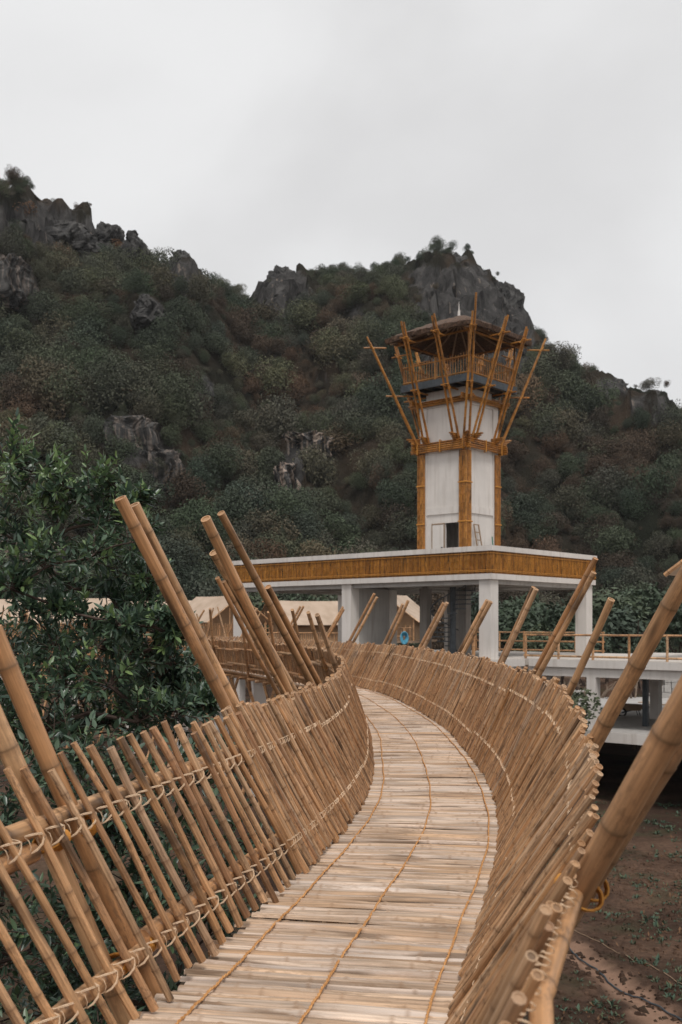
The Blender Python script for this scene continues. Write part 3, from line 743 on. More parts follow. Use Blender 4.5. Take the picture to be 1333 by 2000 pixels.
# the tall poles leaning with the pickets, lashed outside the rails: (side, s, reach past the deck in picket lengths, radius, shift)
POLES = [(-1, 5.82, 1.55, .042, -.10), (-1, 5.56, 1.60, .042, -.10), (-1, 4.4, 1.9, .045, 0), (-1, 8.42, 2.27, .040, -.05), (-1, 8.64, 2.25, .038, -.05), (-1, 10.48, 2.28, .040, -.05), (-1, 11.2, 2.10, .041, .05), (-1, 12.7, 2.50, .037, .08), (-1, 13.6, 1.93, .036, .10),
 (-1, 10.2, 1.88, .018, 0), (-1, 10.38, 1.86, .018, 0), (-1, 17.6, 1.7, .04, 0), (-1, 23.5, 1.8, .045, 0), (-1, 27.4, 1.9, .045, 0), (-1, 31.5, 1.9, .045, 0), (-1, 35.5, 2.3, .045, 0), (-1, 40, 2.1, .05, 0), (-1, 45, 2.1, .05, 0), (-1, 50, 2.1, .05, 0), (-1, 55, 2.1, .05, 0),
 (1, 5.28, 1.75, .043, -.10), (1, 5.42, 1.80, .045, -.08), (1, 7.88, 2.1, .046, -.10), (1, 10.60, 1.71, .031, -.05), (1, 13.42, 2.14, .032, .05), (1, 13.20, 2.00, .032, .06), (1, 16.08, 1.96, .036, 0), (1, 15.80, 1.93, .036, 0), (1, 20.2, 1.90, .04, .05), (1, 19.86, 1.87, .04, .05), (1, 24.45, 1.94, .042, .04), (1, 24.02, 1.94, .042, .03), (1, 27.75, 1.98, .042, -.04), (1, 27.3, 2.05, .042, -.05), (1, 31.45, 2.32, .044, 0), (1, 31.05, 2.22, .044, 0), (1, 34.2, 2.02, .04, .05), (1, 34.0, 1.95, .04, .05), (1, 38.2, 2.1, .045, 0), (1, 38.5, 2.1, .045, 0), (1, 43, 2.1, .05, 0), (1, 48, 2.1, .05, 0), (1, 53, 2.1, .05, 0)]
for side, s, f1, r, do in POLES:
    e, t, n, vv, out = rframe(side, s); o = out*(.093+r)+V3((0, 0, .035)); vj = vv+n*do+t*random.gauss(0, .008)
    a = e+vj*-.55+o; b = e+vj*f1+o
    mb = MB(); mb.culm(a, b, r*1.05, r*.93, 16 if e.y < 16 else 8, random.uniform(.36, .46), None, random.uniform(0, .014), 1.06, kink=random.uniform(-.008, .008))
    p = mb.build('leaning_pole', M['pole'], rails[side])
    if e.y < 26 and r > .02:
        for f in RAILF:
            f = railf(side, f, e.y); pr = e+vv*f+out*.058+V3((0, 0, .035)); pp = e+vj*f+o; c = pr.lerp(pp, .45); rb = MB(); vn = vj.normalized()
            for sg in (1,):
                dg = (t*.62+vn*(.78*sg)).normalized(); sd = dg.cross(out).normalized()
                for q in range(6):
                    pts = []
                    for h in range(18):
                        an = 6.2832*h/18; ca, sa = math.cos(an), math.sin(an)
                        pts.append(c+sd*((q-2.5)*.0085)+out*(math.copysign(abs(ca)**.8, ca)*(.030+r))+dg*(sa*(.022+r*.5)))
                    rb.tube(pts, .0044, 5, True)
            rb.build('rope_binding', M['bind'], rails[side])
# trestles below the deck
s = 3.5; sup = 0
while s < SMAX-3:
    c = Cs(s); t = Ts(s); n = V3((t.y, -t.x, 0))
    for sg in (-1, 1):
        a = c+n*(.55*sg)+V3((0, 0, -.2)); b = c-n*(.75*sg)+t*.12*sg; b.z = ground_z(b.x, b.y)-.1
        mb = MB(); mb.culm(a, b, .055, .06, 8, .45, fine=False); mb.build('trestle_pole', M['pole'], bridge)
    sup += 1
    if s > 24 and sup % 2 == 0:
        mb = MB(); g = ground_z(c.x, c.y)-.2; q = c+t*.5-n*.22-t*.2; mb.box((q.x, q.y, g), n*.44, t*.4, (0, 0, -.24-g)); mb.build('pier', M['white'], bridge)
    s += 2.2
# ------------------------------------------------------------------ pavilion with terrace
random.seed(5)
TH = R(48); dL = V3((-math.sin(TH), math.cos(TH), 0)); dR = V3((math.cos(TH), math.sin(TH), 0)); K0 = V3((6.9, 47, 0)); UP = V3((0, 0, 1))
def BP(a, b, z=0.): return K0+dL*a+dR*b+UP*z
def bbox(mb, a0, a1, b0, b1, z0, z1): return mb.box(BP(a0, b0, z0), dL*(a1-a0), dR*(b1-b0), UP*(z1-z0))
LA, LB = 17.9, 9.9
pav = empty('pavilion', BP(9, 5, 0), 'open white concrete pavilion with bamboo clad fascia under the tower', 'building')
m = MB(); bbox(m, .0, LA, 0, .3, 3.70, 3.96); bbox(m, 0, .3, .302, LB, 3.70, 3.96); bbox(m, LA-.3, LA, .302, LB, 3.70, 3.96); m.build('edge_band', M['white'], pav, False)
m = MB(); bbox(m, .302, LA-.302, .302, LB, 3.703, 3.958); bbox(m, .10, LA-.1, .10, LB-.1, 3.963, 4.45); m.build('roof_slab', M['conc'], pav, False)
m = MB(); c0 = .10
for (a0, a1, b0, b1) in ((-.05, LA+.05, -.05, .16), (-.05, LA+.05, LB-.16, LB+.05), (-.05, .16, .163, LB-.163), (LA-.16, LA+.05, .163, LB-.163)): bbox(m, a0, a1, b0, b1, 5.01, 5.25)
m.build('coping', M['white'], pav, False)
m = MB()
for (a0, a1, b0, b1) in ((.06, LA-.06, .06, .15), (.06, LA-.06, LB-.15, LB-.06), (.06, .15, .153, LB-.153), (LA-.15, LA-.06, .153, LB-.153)): bbox(m, a0, a1, b0, b1, 3.962, 5.008)
m.build('parapet', M['conc'], pav, False)
m = MB(); q = .05
while q < LA-.03:
    m.culm(BP(q, .035, 3.965+random.uniform(0, .01)), BP(q, .035, 5.003), random.uniform(.030, .041), None, 6, .36, fine=False, hollow=False); q += random.uniform(.066, .084)
m.build('bamboo_cladding', M['fascia'], pav)
m = MB(); q = .10
while q < LB-.03:
    m.culm(BP(.035, q, 3.965+random.uniform(0, .01)), BP(.035, q, 5.003), random.uniform(.030, .041), None, 6, .36, fine=False, hollow=False); q += random.uniform(.066, .084)
m.build('bamboo_cladding', M['fascia'], pav)
for z in (4.06, 4.12, 4.90):
    m = MB(); m.tube([BP(LA, -.012, z), BP(9, -.014, z+.01), BP(-.01, -.012, z), BP(-.012, 5, z-.006), BP(-.012, LB, z)], .014, 5); m.build('rope', M['bind'], pav)
for (a0, a1, b0, b1) in ((.25, LA-.25, .25, .55), (.25, LA-.25, 3.4, 3.7), (.25, LA-.25, 6.3, 6.6), (.25, LA-.25, LB-.55, LB-.25)):
    m = MB(); bbox(m, a0, a1, b0, b1, 3.48, 3.697); m.build('beam', M['conc'], pav, False)
for a0 in (.25, 3.8, 6.5, 9.0, 13.2, LA-.55):
    m = MB(); bbox(m, a0, a0+.3, .552, LB-.552, 3.50, 3.694); m.build('beam', M['conc'], pav, False)
for (a0, b0) in ((.12, .12), (8.7, .12), (17.1, .12), (.12, 9.1), (8.7, 9.1), (17.1, 9.1)):
    m = MB(); bbox(m, a0, a0+.64, b0, b0+.64, .003, 3.72); m.build('column', M['white'], pav, False)
m = MB(); bbox(m, 8.82, 9.16, .762, 3.4, .004, 3.49); m.build('wing_wall', M['conc'], pav, False)
m = MB(); bbox(m, 8.70, 9.30, 3.403, 3.9, .004, 3.47); m.build('column', M['white'], pav, False)
# terrace plates (upper walking level and the raised lower floor)
ter = empty('terrace', BP(0, 8, 0), 'raised white concrete terrace on columns right of the pavilion', 'terrace')
m = MB(); bbox(m, -.25, 18.4, -.25, 13, -.30, 0.0); bbox(m, -30, -.252, 2.46, 16, -.30, 0.0); m.build('floor_slab', M['floor'], ter, False)
m = MB(); bbox(m, -30, -.50, 2.40, 2.455, -.36, -.02); bbox(m, -.31, 18.46, -.31, -.253, -.36, -.02); bbox(m, -.312, -.254, -.25, 2.39, -.36, -.02); m.build('slab_lip', M['white'], ter, False)
m = MB(); bbox(m, -29.9, -.4, 2.55, 2.95, -.78, -.303); bbox(m, -.1, 18.2, -.1, .3, -.78, -.303); bbox(m, -.1, .3, .303, 2.547, -.78, -.303); m.build('edge_beam', M['white'], ter, False)
for a0 in (-3.9, -9.8, -15.7, .5, 9, 17.4):
    for b0 in ((2.55, 9.0) if a0 < 0 else (.3, 6.0)):
        m = MB(); bbox(m, a0, a0+.45, b0, b0+.45, -3.16, -.782); m.build('column', M['white'], ter, False)
for a0, b0 in ((-5.1, 5.2), (-8.0, 4.4), (-5.6, 9.4)):
    m = MB(); bbox(m, a0, a0+.22, b0, b0+.22, -3.16, -.302); m.build('steel_post', M['steel'], ter, False)
low = empty('lower_floor', BP(-5, 8, -3.2), 'stained concrete lower floor slab under the terrace', 'floor slab')
m = MB(); bbox(m, -30, 19, 2.0, 27, -3.46, -3.16); m.build('slab', M['shaded'], low, False)
m = MB(); bbox(m, -30, 19, 2.0, 27, -3.158, -3.12); m.build('screed', M['conc'], low, False)
m = MB(); bbox(m, -30, 19, 1.93, 1.997, -3.60, -3.14); m.build('edge_beam', M['white'], low, False)
for a0 in (-26, -20, -15, -9.8, -2, 4, 10, 16):
    m = MB(); bbox(m, a0, a0+.4, 3.2, 3.6, -6.7, -3.463); m.build('pile', M['shaded'], low, False)
# terrace bamboo railing
def railing_thing(label, pts, spacing, h, r, dense=0, mat='pole', low_=.12, mid=False, name='bamboo_railing'):
    root = empty(name, pts[0], label, 'railing')
    for A, B in zip(pts, pts[1:]):
        d = (B-A); n = max(int(round(d.length/spacing)), 1)
        for k in range(n+1):
            p = A+d*(k/n); m = MB(); m.culm(p+UP*-.02, p+UP*(h+.06), r*1.1, r, 8, .35); m.build('post', M[mat], root)
        for hh in [h, low_]+([h*.55] if mid else []):
            m = MB(); off = dR*-.0; m.culm(A+UP*hh-d.normalized()*.1, B+UP*hh+d.normalized()*.1, r*.9, r*.85, 8, .4, bump=1.08); m.build('rail', M[mat], root)
        if dense:
            m = MB(); q = dense
            while q < d.length: p = A+d*(q/d.length); m.culm(p+UP*low_, p+UP*h, .022, .02, 5, .4, fine=False, hollow=False); q += dense
            m.build('baluster_row', M[mat], root)
    return root
railing_thing('thin two bar bamboo railing along the right terrace edge', [BP(-.25, 2.55), BP(-.25-1.76*9, 2.55)], 1.76, 1.12, .055, low_=.14)
railing_thing('bamboo railing with close balusters at the far side of the pavilion', [BP(1.0, 12.6), BP(9.5, 12.6)], 1.7, 1.15, .05, mid=True)
railing_thing('low baluster fence beside the left pavilion columns', [BP(9.7, .1), BP(15.5, .1)], 2.9, 1.15, .045, dense=.15)
m = MB(); m.culm(BP(.9, -.12, 0), BP(.9, -.12, 1.5), .09, .085, 10, .4); tag(m.build('bamboo_post', M['pole']), 'short thick bamboo post beside the front pavilion column', 'post')
# spiral stair
st = empty('spiral_stair', BP(4.1, 2.7, 0), 'black steel spiral stair under the tower', 'staircase')
m = MB(); m.tube([BP(4.1, 2.7, .0), BP(4.1, 2.7, 4.2)], .16, 12); m.build('pole', M['steel'], st)
hp = []
for k in range(15):
    a = k*.42+1.0; m = MB(); o = BP(4.1, 2.7, .25+k*.235); d = V3((math.cos(a), math.sin(a), 0)); e = V3((math.cos(a+.42), math.sin(a+.42), 0))
    p = [o+d*.15, o+d*1.15, o+e*1.15, o+e*.15]; m.hexa([x for x in p]+[x+UP*.05 for x in p]); m.build('tread', M['steel'], st, False)
    hp.append(o+d*1.12+UP*.95)
    m = MB(); m.tube([o+d*1.12, o+d*1.12+UP*.95], .018, 5); m.build('baluster', M['steel'], st)
m = MB(); m.tube(hp, .03, 6); m.build('handrail', M['steel'], st)

# ------------------------------------------------------------------ watchtower
TA, TB_, TS = 3.76, 3.34, 2.95
def TP(a, b, z): return BP(TA+a, TB_+b, z)
def tbox(mb, a0, a1, b0, b1, z0, z1): return mb.box(TP(a0, b0, z0), dL*(a1-a0), dR*(b1-b0), UP*(z1-z0))
tower = empty('watchtower', TP(TS/2, TS/2, 4.45), 'white square lookout tower with bamboo corners, flared struts and thatched roof', 'tower')
TOP = 13.32
for (a, b) in ((0, 0), (TS-.45, 0), (0, TS-.45), (TS-.45, TS-.45)):
    m = MB(); tbox(m, a, a+.45, b, b+.45, 4.452, TOP); m.build('corner_column', M['white'], tower, False)
    m = MB(); tbox(m, a, a+.45, b, b+.45, .002, 3.72); m.build('leg', M['shaded'], tower, False)  # legs coloured darker than the tower above, standing in for the pavilion's shade
w0, w1 = .452, TS-.452
m = MB(); tbox(m, w0, .47, .06, .2, 4.452, 6.85); tbox(m, 1.36, w1, .06, .2, 4.452, 6.85); tbox(m, w0, w1, .06, .2, 6.853, TOP); m.build('wall', M['white'], tower, False)
for args in ((w0, w1, TS-.2, TS-.06), (.06, .2, w0, w1), (TS-.2, TS-.06, w0, w1)):
    m = MB(); tbox(m, *args, 4.452, TOP); m.build('wall', M['white'], tower, False)
for args in ((w0, w1, .0, .058), (.0, .058, w0, w1)):
    m = MB(); tbox(m, *args, 7.32, 7.68); m.build('ledge', M['white'], tower, False)
    m = MB(); tbox(m, *args, 12.9, TOP-.003); m.build('ledge', M['white'], tower, False)
m = MB(); tbox(m, .25, TS-.25, .25, TS-.25, TOP+.002, 13.8); m.build('neck', M['white'], tower, False)
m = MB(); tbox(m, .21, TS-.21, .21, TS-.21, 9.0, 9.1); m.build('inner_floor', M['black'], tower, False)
dm = MB(); tbox(dm, 1.40, 2.12, -.0, .045, 4.47, 6.78); door = dm.build('door', M['white'], tower, False)
dm = MB()
for a0, a1, z0, z1 in ((1.36, 1.398, 4.46, 6.86), (2.122, 2.17, 4.46, 6.86), (1.40, 2.12, 6.79, 6.85)): tbox(dm, a0, a1, -.01, .055, z0, z1)
dm.build('door_frame', M['wood'], door, False)
dm = MB(); tbox(dm, 1.46, 1.52, -.06, -.002, 5.5, 5.62); dm.build('handle', M['steel'], door, False)
rb_i = 0
def ring(mb, pts, r): mb.tube(pts, r, 5, True)
for (ca, cb, sa, sb) in ((0, 0, 1, 1), (TS, 0, -1, 1), (0, TS, 1, -1), (TS, TS, -1, -1)):
    m = MB()
    for k in range(4):
        m.culm(TP(ca+sa*(.045+k*.098), cb-sb*.055, 4.47), TP(ca+sa*(.045+k*.098), cb-sb*.055, 10.52), .05, .047, 8, .42, fine=False)
        m.culm(TP(ca-sa*.055, cb+sb*(.045+k*.098), 4.47), TP(ca-sa*.055, cb+sb*(.045+k*.098), 10.52), .05, .047, 8, .42, fine=False)
    m.culm(TP(ca-sa*.06, cb-sb*.06, 4.47), TP(ca-sa*.06, cb-sb*.06, 10.52), .055, .05, 8, .42, fine=False)
    cs = m.build('corner_bamboo', M['orange'], tower)
    for z in (6.85, 8.85):
        m = MB()
        for dz in (0, .03):
            m.tube([TP(ca+sa*.42, cb-sb*.11, z+dz), TP(ca-sa*.12, cb-sb*.12, z+dz), TP(ca-sa*.11, cb+sb*.42, z+dz)], .022, 5)
        m.build('rope', M['bind'], cs)
# stacked bands of horizontal bamboo
def band(z0, n, r, ext, off, rope=True):
    for sd in range(4):
        bm_ = MB()
        for k in range(n):
            z = z0+(2*k+(0 if sd % 2 == 0 else 1))*r
            e = ext+random.uniform(-.04, .08)
            if sd == 0: p, q = TP(-off-e, -off, z), TP(TS+off+e, -off, z)
            elif sd == 1: p, q = TP(-off, -off-e, z), TP(-off, TS+off+e, z)
            elif sd == 2: p, q = TP(-off-e, TS+off, z), TP(TS+off+e, TS+off, z)
            else: p, q = TP(TS+off, -off-e, z), TP(TS+off, TS+off+e, z)
            bm_.culm(p, q, r, r*.95, 8, .42, fine=False)
        bo = bm_.build('bamboo_band', M['orange'], tower)
        if rope:
            for f in (.06, .5, .94):
                m = MB(); zz0, zz1 = z0-r*1.6, z0+(2*n)*r*1.0+r*.4
                for dd in (-.02, .02):
                    if sd == 0: o = TP(-off+(TS+2*off)*f+dd, -off, 0)
                    elif sd == 1: o = TP(-off, -off+(TS+2*off)*f+dd, 0)
                    elif sd == 2: o = TP(-off+(TS+2*off)*f+dd, TS+off, 0)
                    else: o = TP(TS+off, -off+(TS+2*off)*f+dd, 0)
                    nn = (dR, dL, dR, dL)[sd]
                    ring(m, [o-nn*(r+.012)+UP*zz0, o+nn*(r+.012)+UP*zz0, o+nn*(r+.012)+UP*zz1, o-nn*(r+.012)+UP*zz1], .017)
                m.build('rope', M['bind'], bo)
band(10.60, 5, .052, .22, .18)
band(13.02, 3, .05, .45, .12, False)
# flared struts with stepped brackets
ZB, Z1 = 11.05, 16.9
def strut(base, out, q, z1, side_, gap, lens=(1., 1.), pair=True):
    root = None
    for k in range(2 if pair else 1):
        o = side_*(gap*(k-.5) if pair else 0)
        tip = base+out*(q*lens[k])+UP*((z1-ZB)*lens[k]); m = MB()
        m.culm(V3((base.x, base.y, ZB))+o*1.4, V3((tip.x, tip.y, ZB+(z1-ZB)*lens[k]))+o*.6, .064, .052, 8, .45, fine=False)
        m.build('strut', M['orange'], tower)
    for zz in (13.62, 16.15):       # cross ties
        f = (zz-ZB)/(z1-ZB); c = base+out*(q*f); m = MB(); c = V3((c.x, c.y, zz))
        a0 = c+out*.45; b0 = c-out*(1.0 if zz < 14 else .75)
        m.culm(a0, b0, .046, .042, 7, .4, fine=False)
        t = m.build('tie', M['orange'], tower)
        m = MB()
        for k in (0,): ring(m, [c+out*(.1+k)+side_*(gap*.8)+UP*.1, c+out*(.1+k)-side_*(gap*.8)+UP*.1, c+out*(-.1+k)-side_*(gap*.8)-UP*.1, c+out*(-.1+k)+side_*(gap*.8)-UP*.1], .02)
        m.build('rope', M['bind'], t)
    m = MB()
    for k in range(4):
        ln = .22+.11*k; c = V3((base.x, base.y, ZB+.02+.085*k))
        m.culm(c-out*.16+side_*.05, c+out*ln+side_*.05, .042, .04, 7, .4, fine=False); m.culm(c-out*.16-side_*.05, c+out*ln-side_*.05, .042, .04, 7, .4, fine=False)
    m.build('bracket', M['orange'], tower)
nL, nR = -dR, -dL       # outward normals of the two visible faces
cfg = []
for t in (.50, 2.42): cfg += [(TP(t, -.12, ZB), nL, dL), (TP(t, TS+.12, ZB), -nL, dL), (TP(-.12, t, ZB), nR, dR), (TP(TS+.12, t, ZB), -nR, dR)]
for i, (b, o, sd) in enumerate(cfg): strut(b, o, 2.0, 16.9+random.uniform(-.1, .2), sd, .24, (1., random.uniform(.95, 1.06)))
for (a, b, da, db, q, ln) in ((-.1, -.1, -1, -1, 2.05, (1.02, 1.16)), (TS+.1, -.1, 1, -1, 2.65, (1.0, .94)), (-.1, TS+.1, -1, 1, 2.4, (1., .96)), (TS+.1, TS+.1, 1, 1, 2.2, (1., .95))):
    o = (dL*da+dR*db).normalized(); strut(TP(a, b, ZB), o, q, 16.75, V3((-o.y, o.x, 0)), .20, ln)
# lookout deck
e = .72
m = MB()
for (a0, a1, b0, b1) in ((-e, TS+e, -e, -e+.14), (-e, TS+e, TS+e-.14, TS+e), (-e, -e+.14, -e+.143, TS+e-.143), (TS+e-.14, TS+e, -e+.143, TS+e-.143)): tbox(m, a0, a1, b0, b1, 13.80, 14.16)
for k in range(5): tbox(m, -e+.7+k*.7, -e+.8+k*.7, -e+.145, TS+e-.145, 13.82, 14.0)
m.build('deck_frame', M['steel'], tower, False)
m = MB(); tbox(m, -e+.145, TS+e-.145, -e+.145, TS+e-.145, 14.003, 14.14); m.build('deck_floor', M['wood'], tower, False)
for sd in range(4):
    A, B = ((TP(-e+.1, -e+.1, 14.16), TP(TS+e-.1, -e+.1, 14.16)), (TP(-e+.1, -e+.1, 14.16), TP(-e+.1, TS+e-.1, 14.16)), (TP(-e+.1, TS+e-.1, 14.16), TP(TS+e-.1, TS+e-.1, 14.16)), (TP(TS+e-.1, -e+.1, 14.16), TP(TS+e-.1, TS+e-.1, 14.16)))[sd]
    d = B-A; m = MB()
    for hh in (.10, .92): m.culm(A+UP*hh, B+UP*hh, .04, .04, 7, .4, fine=False)
    q = .16
    while q < d.length: p = A+d*(q/d.length); m.culm(p, p+UP*(1.05+random.uniform(-.04, .1)), .022, .02, 5, .4, fine=False, hollow=False); q += .165
    m.build('guard_rail', M['orange'], tower)
    for f in (0., .5):
        if f == 0. and sd in (1, 3): f = 1.
        m = MB(); p = A+d*f; m.culm(p, p+UP*2.5 if f in (0., 1.) else p+UP*1.15, .06, .055, 8, .4, fine=False); m.build('post', M['orange'], tower)
# thatched roof
RC_ = TP(TS/2, TS/2, 0); RS = 2.78
def roof_z(x, y):
    k = max(abs(x), abs(y)); dgl = min(abs(x), abs(y))
    return 16.68+1.22*(1-(k/RS)**1.12)-.10*(dgl/RS)**3
m = MB(); G = 36
for lay in (0, 1):
    for j in range(G+1):
        for i in range(G+1):
            x = (i/G*2-1)*RS; y = (j/G*2-1)*RS; k = max(abs(x), abs(y))/RS
            rr = 1+.018*fbm(x*2, y*2, lay, 4)*k; z = roof_z(x, y)-.22*lay+.05*fbm(x*3, y*3, 4+lay, 4)
            if lay: rr *= .985
            p = RC_+dL*(x*rr)+dR*(y*rr); m.vert((p.x, p.y, z))
N1 = (G+1)*(G+1)
for j in range(G):
    for i in range(G):
        a = j*(G+1)+i; m.f.append((a, a+G+1, a+G+2, a+1)); a += N1; m.f.append((a, a+1, a+G+2, a+G+1))
bd = [i for i in range(G+1)]+[(j+1)*(G+1)+G for j in range(G)]+[G*(G+1)+G-1-i for i in range(G)]+[(G-1-j)*(G+1) for j in range(G-1)]
for k in range(len(bd)): a, b = bd[k], bd[(k+1) % len(bd)]; m.f.append((a, b, b+N1, a+N1))
roof = m.build('roof', M['thatch'], tower)
m = MB()
for k in range(2600):
    t = random.uniform(-1, 1)*RS; sd = random.randrange(4); x, y = ((t, -RS), (t, RS), (-RS, t), (RS, t))[sd]
    ins = random.uniform(.86, 1.02); z = roof_z(x*ins, y*ins)-random.uniform(-.06, .30)
    p = RC_+dL*(x*ins)+dR*(y*ins)+UP*(z-RC_.z); o = (dL*x+dR*y); o = (dL*(0 if sd < 2 else math.copysign(1, x))+dR*(math.copysign(1, y) if sd < 2 else 0)); sdv = V3((-o.y, o.x, 0))
    tip = p+o*random.uniform(.05, .20)+UP*random.uniform(-.20, -.02)+sdv*random.uniform(-.06, .06); w = random.uniform(.010, .022); g = random.random()
    b = len(m.v); m.vert(p-sdv*w, None, g); m.vert(p+sdv*w, None, g); m.vert(tip, None, g); m.f.append((b, b+1, b+2))
tag(m.build('thatch_fringe', M['thatch'], roof, False), kind='stuff')
for k in range(5):
    for sd in range(4):
        t = (k/4*2-1)*RS*.92; x, y = ((t, -RS), (t, RS), (-RS, t), (RS, t))[sd]
        if sd > 1 and k in (0, 4): continue
        a_ = RC_+dL*(x*.97)+dR*(y*.97); z = roof_z(x*.97, y*.97)-.36; b_ = RC_+dL*(x*.06)+dR*(y*.06)
        m = MB(); m.culm(V3((a_.x, a_.y, z)), V3((b_.x, b_.y, roof_z(0, 0)-.42)), .05, .04, 7, .45, fine=False); m.build('rafter', M['wood'], roof)
for sd in range(4):
    A, B = ((-1, -1, 1, -1), (-1, 1, 1, 1), (-1, -1, -1, 1), (1, -1, 1, 1))[sd][:2], ((-1, -1, 1, -1), (-1, 1, 1, 1), (-1, -1, -1, 1), (1, -1, 1, 1))[sd][2:]
    k = 2.1; a_ = RC_+dL*(A[0]*k)+dR*(A[1]*k)+UP*16.34; b_ = RC_+dL*(B[0]*k)+dR*(B[1]*k)+UP*16.34; d = (b_-a_).normalized()
    m = MB(); m.culm(a_-d*.4, b_+d*.4, .055, .05, 8, .45, fine=False); m.build('eave_beam', M['orange'], roof)
m = MB(); zt = roof_z(0, 0)
m.tube([(RC_.x, RC_.y, zt-.1), (RC_.x, RC_.y, zt+.28)], .08, 8, r1=.06); m.tube([(RC_.x, RC_.y, zt+.27), (RC_.x, RC_.y, zt+.75)], .035, 7, r1=.006); m.build('finial', M['white'], roof)
# things left on the pavilion roof
ld = empty('ladder', TP(-.6, .5, 4.45), 'grubby wooden ladder leaning on the tower wall by the corner', 'ladder')
for k in (0, .42):
    m = MB(); m.box(TP(-.55, .52+k, 4.45), dR*.06, dL*.05, UP*2.3+dL*.42); m.build('rail', M['wood'], ld, False)
for k in range(6):
    m = MB(); m.box(TP(-.545+.42*(.25+k*.4)/2.3, .583, 4.70+k*.4), dR*.356, dL*.05, UP*.05); m.build('rung', M['wood'], ld, False)
m = MB(); m.box(TP(-.38, 1.25, 4.45), dR*.75, dL*.03, UP*1.15+dL*.2); tag(m.build('plywood_board', M['canvas'], None, False), 'pinkish plywood board leaning on the tower beside the ladder', 'board')
m = MB(); m.tube([TP(-.35, 2.12, 4.45), TP(-.12, 2.2, 6.2)], .035, 6); tag(m.build('green_pipe', plain('green pipe', (.03, .13, .09), (.05, .17, .12), 3, .5)), 'thin green pipe leaning on the tower near its right corner', 'pipe')

# ------------------------------------------------------------------ safari tents beyond
def make_tent():
    r = empty('safari_tent', (0, 0, 0)); L, Wd, ez, rz, ov = 6.4, 4.6, 2.05, 3.75, .7
    m = MB(); n = 10
    for lay in (0, -.04):
        for i in range(n+1):
            x = -L/2-ov+(L+2*ov)*i/n; sag = .10*math.sin(math.pi*i/n)
            for (y, z) in ((-Wd/2-ov, ez-.55), (-Wd/4, (ez+rz)/2-.12-sag), (0, rz-sag*.6), (Wd/4, (ez+rz)/2-.12-sag), (Wd/2+ov, ez-.55)): m.vert((x, y, z+lay))
    q = 5*(n+1)
    for i in range(n):
        for k in range(4):
            a = i*5+k; m.f.append((a, a+5, a+6, a+1)); a += q; m.f.append((a, a+1, a+6, a+5))
    for k in range(4):
        m.f.append((k, k+1, q+k+1, q+k)); a = n*5+k; m.f.append((a+1, a, q+a, q+a+1))
    for i in range(n):
        a = i*5; m.f.append((a+5, a, q+a, q+a+5)); a += 4; m.f.append((a, a+5, q+a+5, q+a))
    roof_ = m.build('roof', M['canvas'], r)
    for sgn in (-1, 1):
        m = MB(); m.culm((-L/2-ov-.04, sgn*(Wd/2+ov), ez-.61), (-L/2-ov-.04, 0, rz-.08), .07, .06, 6, .5, fine=False); m.build('barge_pole', M['pole'], roof_)
    m = MB(); m.culm((-L/2-ov-.5, 0, rz-.14), (L/2+ov, 0, rz-.14), .07, .06, 6, .5, fine=False); m.build('ridge_pole', M['pole'], roof_)
    wz = ez-.25
    for sgn in (-1, 1):
        m = MB(); m.box((-L/2+.6, sgn*Wd/2-.03, .02), (L-.6, 0, 0), (0, .06, 0), (0, 0, wz-.02)); m.build('side_wall', M['tentwall'], r, False)
    for x in (-L/2+.6, L/2-.06):
        m = MB(); b = [(-Wd/2+.035, .02), (Wd/2-.035, .02), (Wd/2-.035, wz), (0, rz-.3), (-Wd/2+.035, wz)]
        for dx in (0, .05):
            for (y, z) in b: m.vert((x+dx, y, z))
        m.f += [(4, 3, 2, 1, 0), (5, 6, 7, 8, 9)]+[(i, (i+1) % 5, (i+1) % 5+5, i+5) for i in range(5)]; m.build('gable_wall', M['tentwall'], r, False)
    m = MB(); m.box((-L/2-1.8, -Wd/2-.4, -.16), (L+2.4, 0, 0), (0, Wd+.8, 0), (0, 0, .16)); m.build('platform', M['wood'], r, False)
    for x in (-L/2-1.5, 0, L/2):
        for y in (-Wd/2, Wd/2): m = MB(); m.culm((x, y, -3.6), (x, y, -.16), .09, .08, 6, .5, fine=False); m.build('stilt', M['pole'], r)
    for y in (-Wd/2-.2, -.9, .9, Wd/2+.2):
        m = MB(); zt = ez-.3 if abs(y) > 1 else rz-1.0; m.culm((-L/2-ov+.1, y, 0), (-L/2-ov+.1, y, zt), .06, .05, 6, .5, fine=False); m.build('post', M['pole'], r)
    m = MB()
    for z in (.35, 1.0): m.culm((-L/2-1.7, -Wd/2-.3, z), (-L/2-1.7, Wd/2+.3, z), .045, .04, 6, .5, fine=False)
    y = -Wd/2-.2
    while y < Wd/2+.2: m.culm((-L/2-1.7, y, 0), (-L/2-1.7, y, 1.25), .03, .03, 5, .5, fine=False, hollow=False); y += .35
    m.build('porch_rail', M['pole'], r)
    return r
def copy_tree(o, parent=None):
    c = o.copy(); col.objects.link(c); c.parent = parent
    for ch in [x for x in o.children]: copy_tree(ch, c)
    return c
tent0 = make_tent()
TENTS = [((772, 1250), 84, 72, 1.0, 'tan walled tent seen between the pavilion columns'), ((600, 1252), 90, 24, .95, 'cream roofed tent left of the thick pavilion column'),
 ((425, 1250), 78, 125, .9, 'dark gabled tent left of the leftmost pavilion column'), ((352, 1252), 98, 12, 1.05, 'cream tent roof just right of the leafy tree edge'), ((300, 1250), 92, 20, .95, 'cream tent roof seen through the right side of the leafy tree'),
 ((138, 1250), 86, 26, .95, 'dark gabled cream tent behind the leafy tree'), ((48, 1248), 96, 30, 1.0, 'cream tent at the left edge behind the leafy tree')]
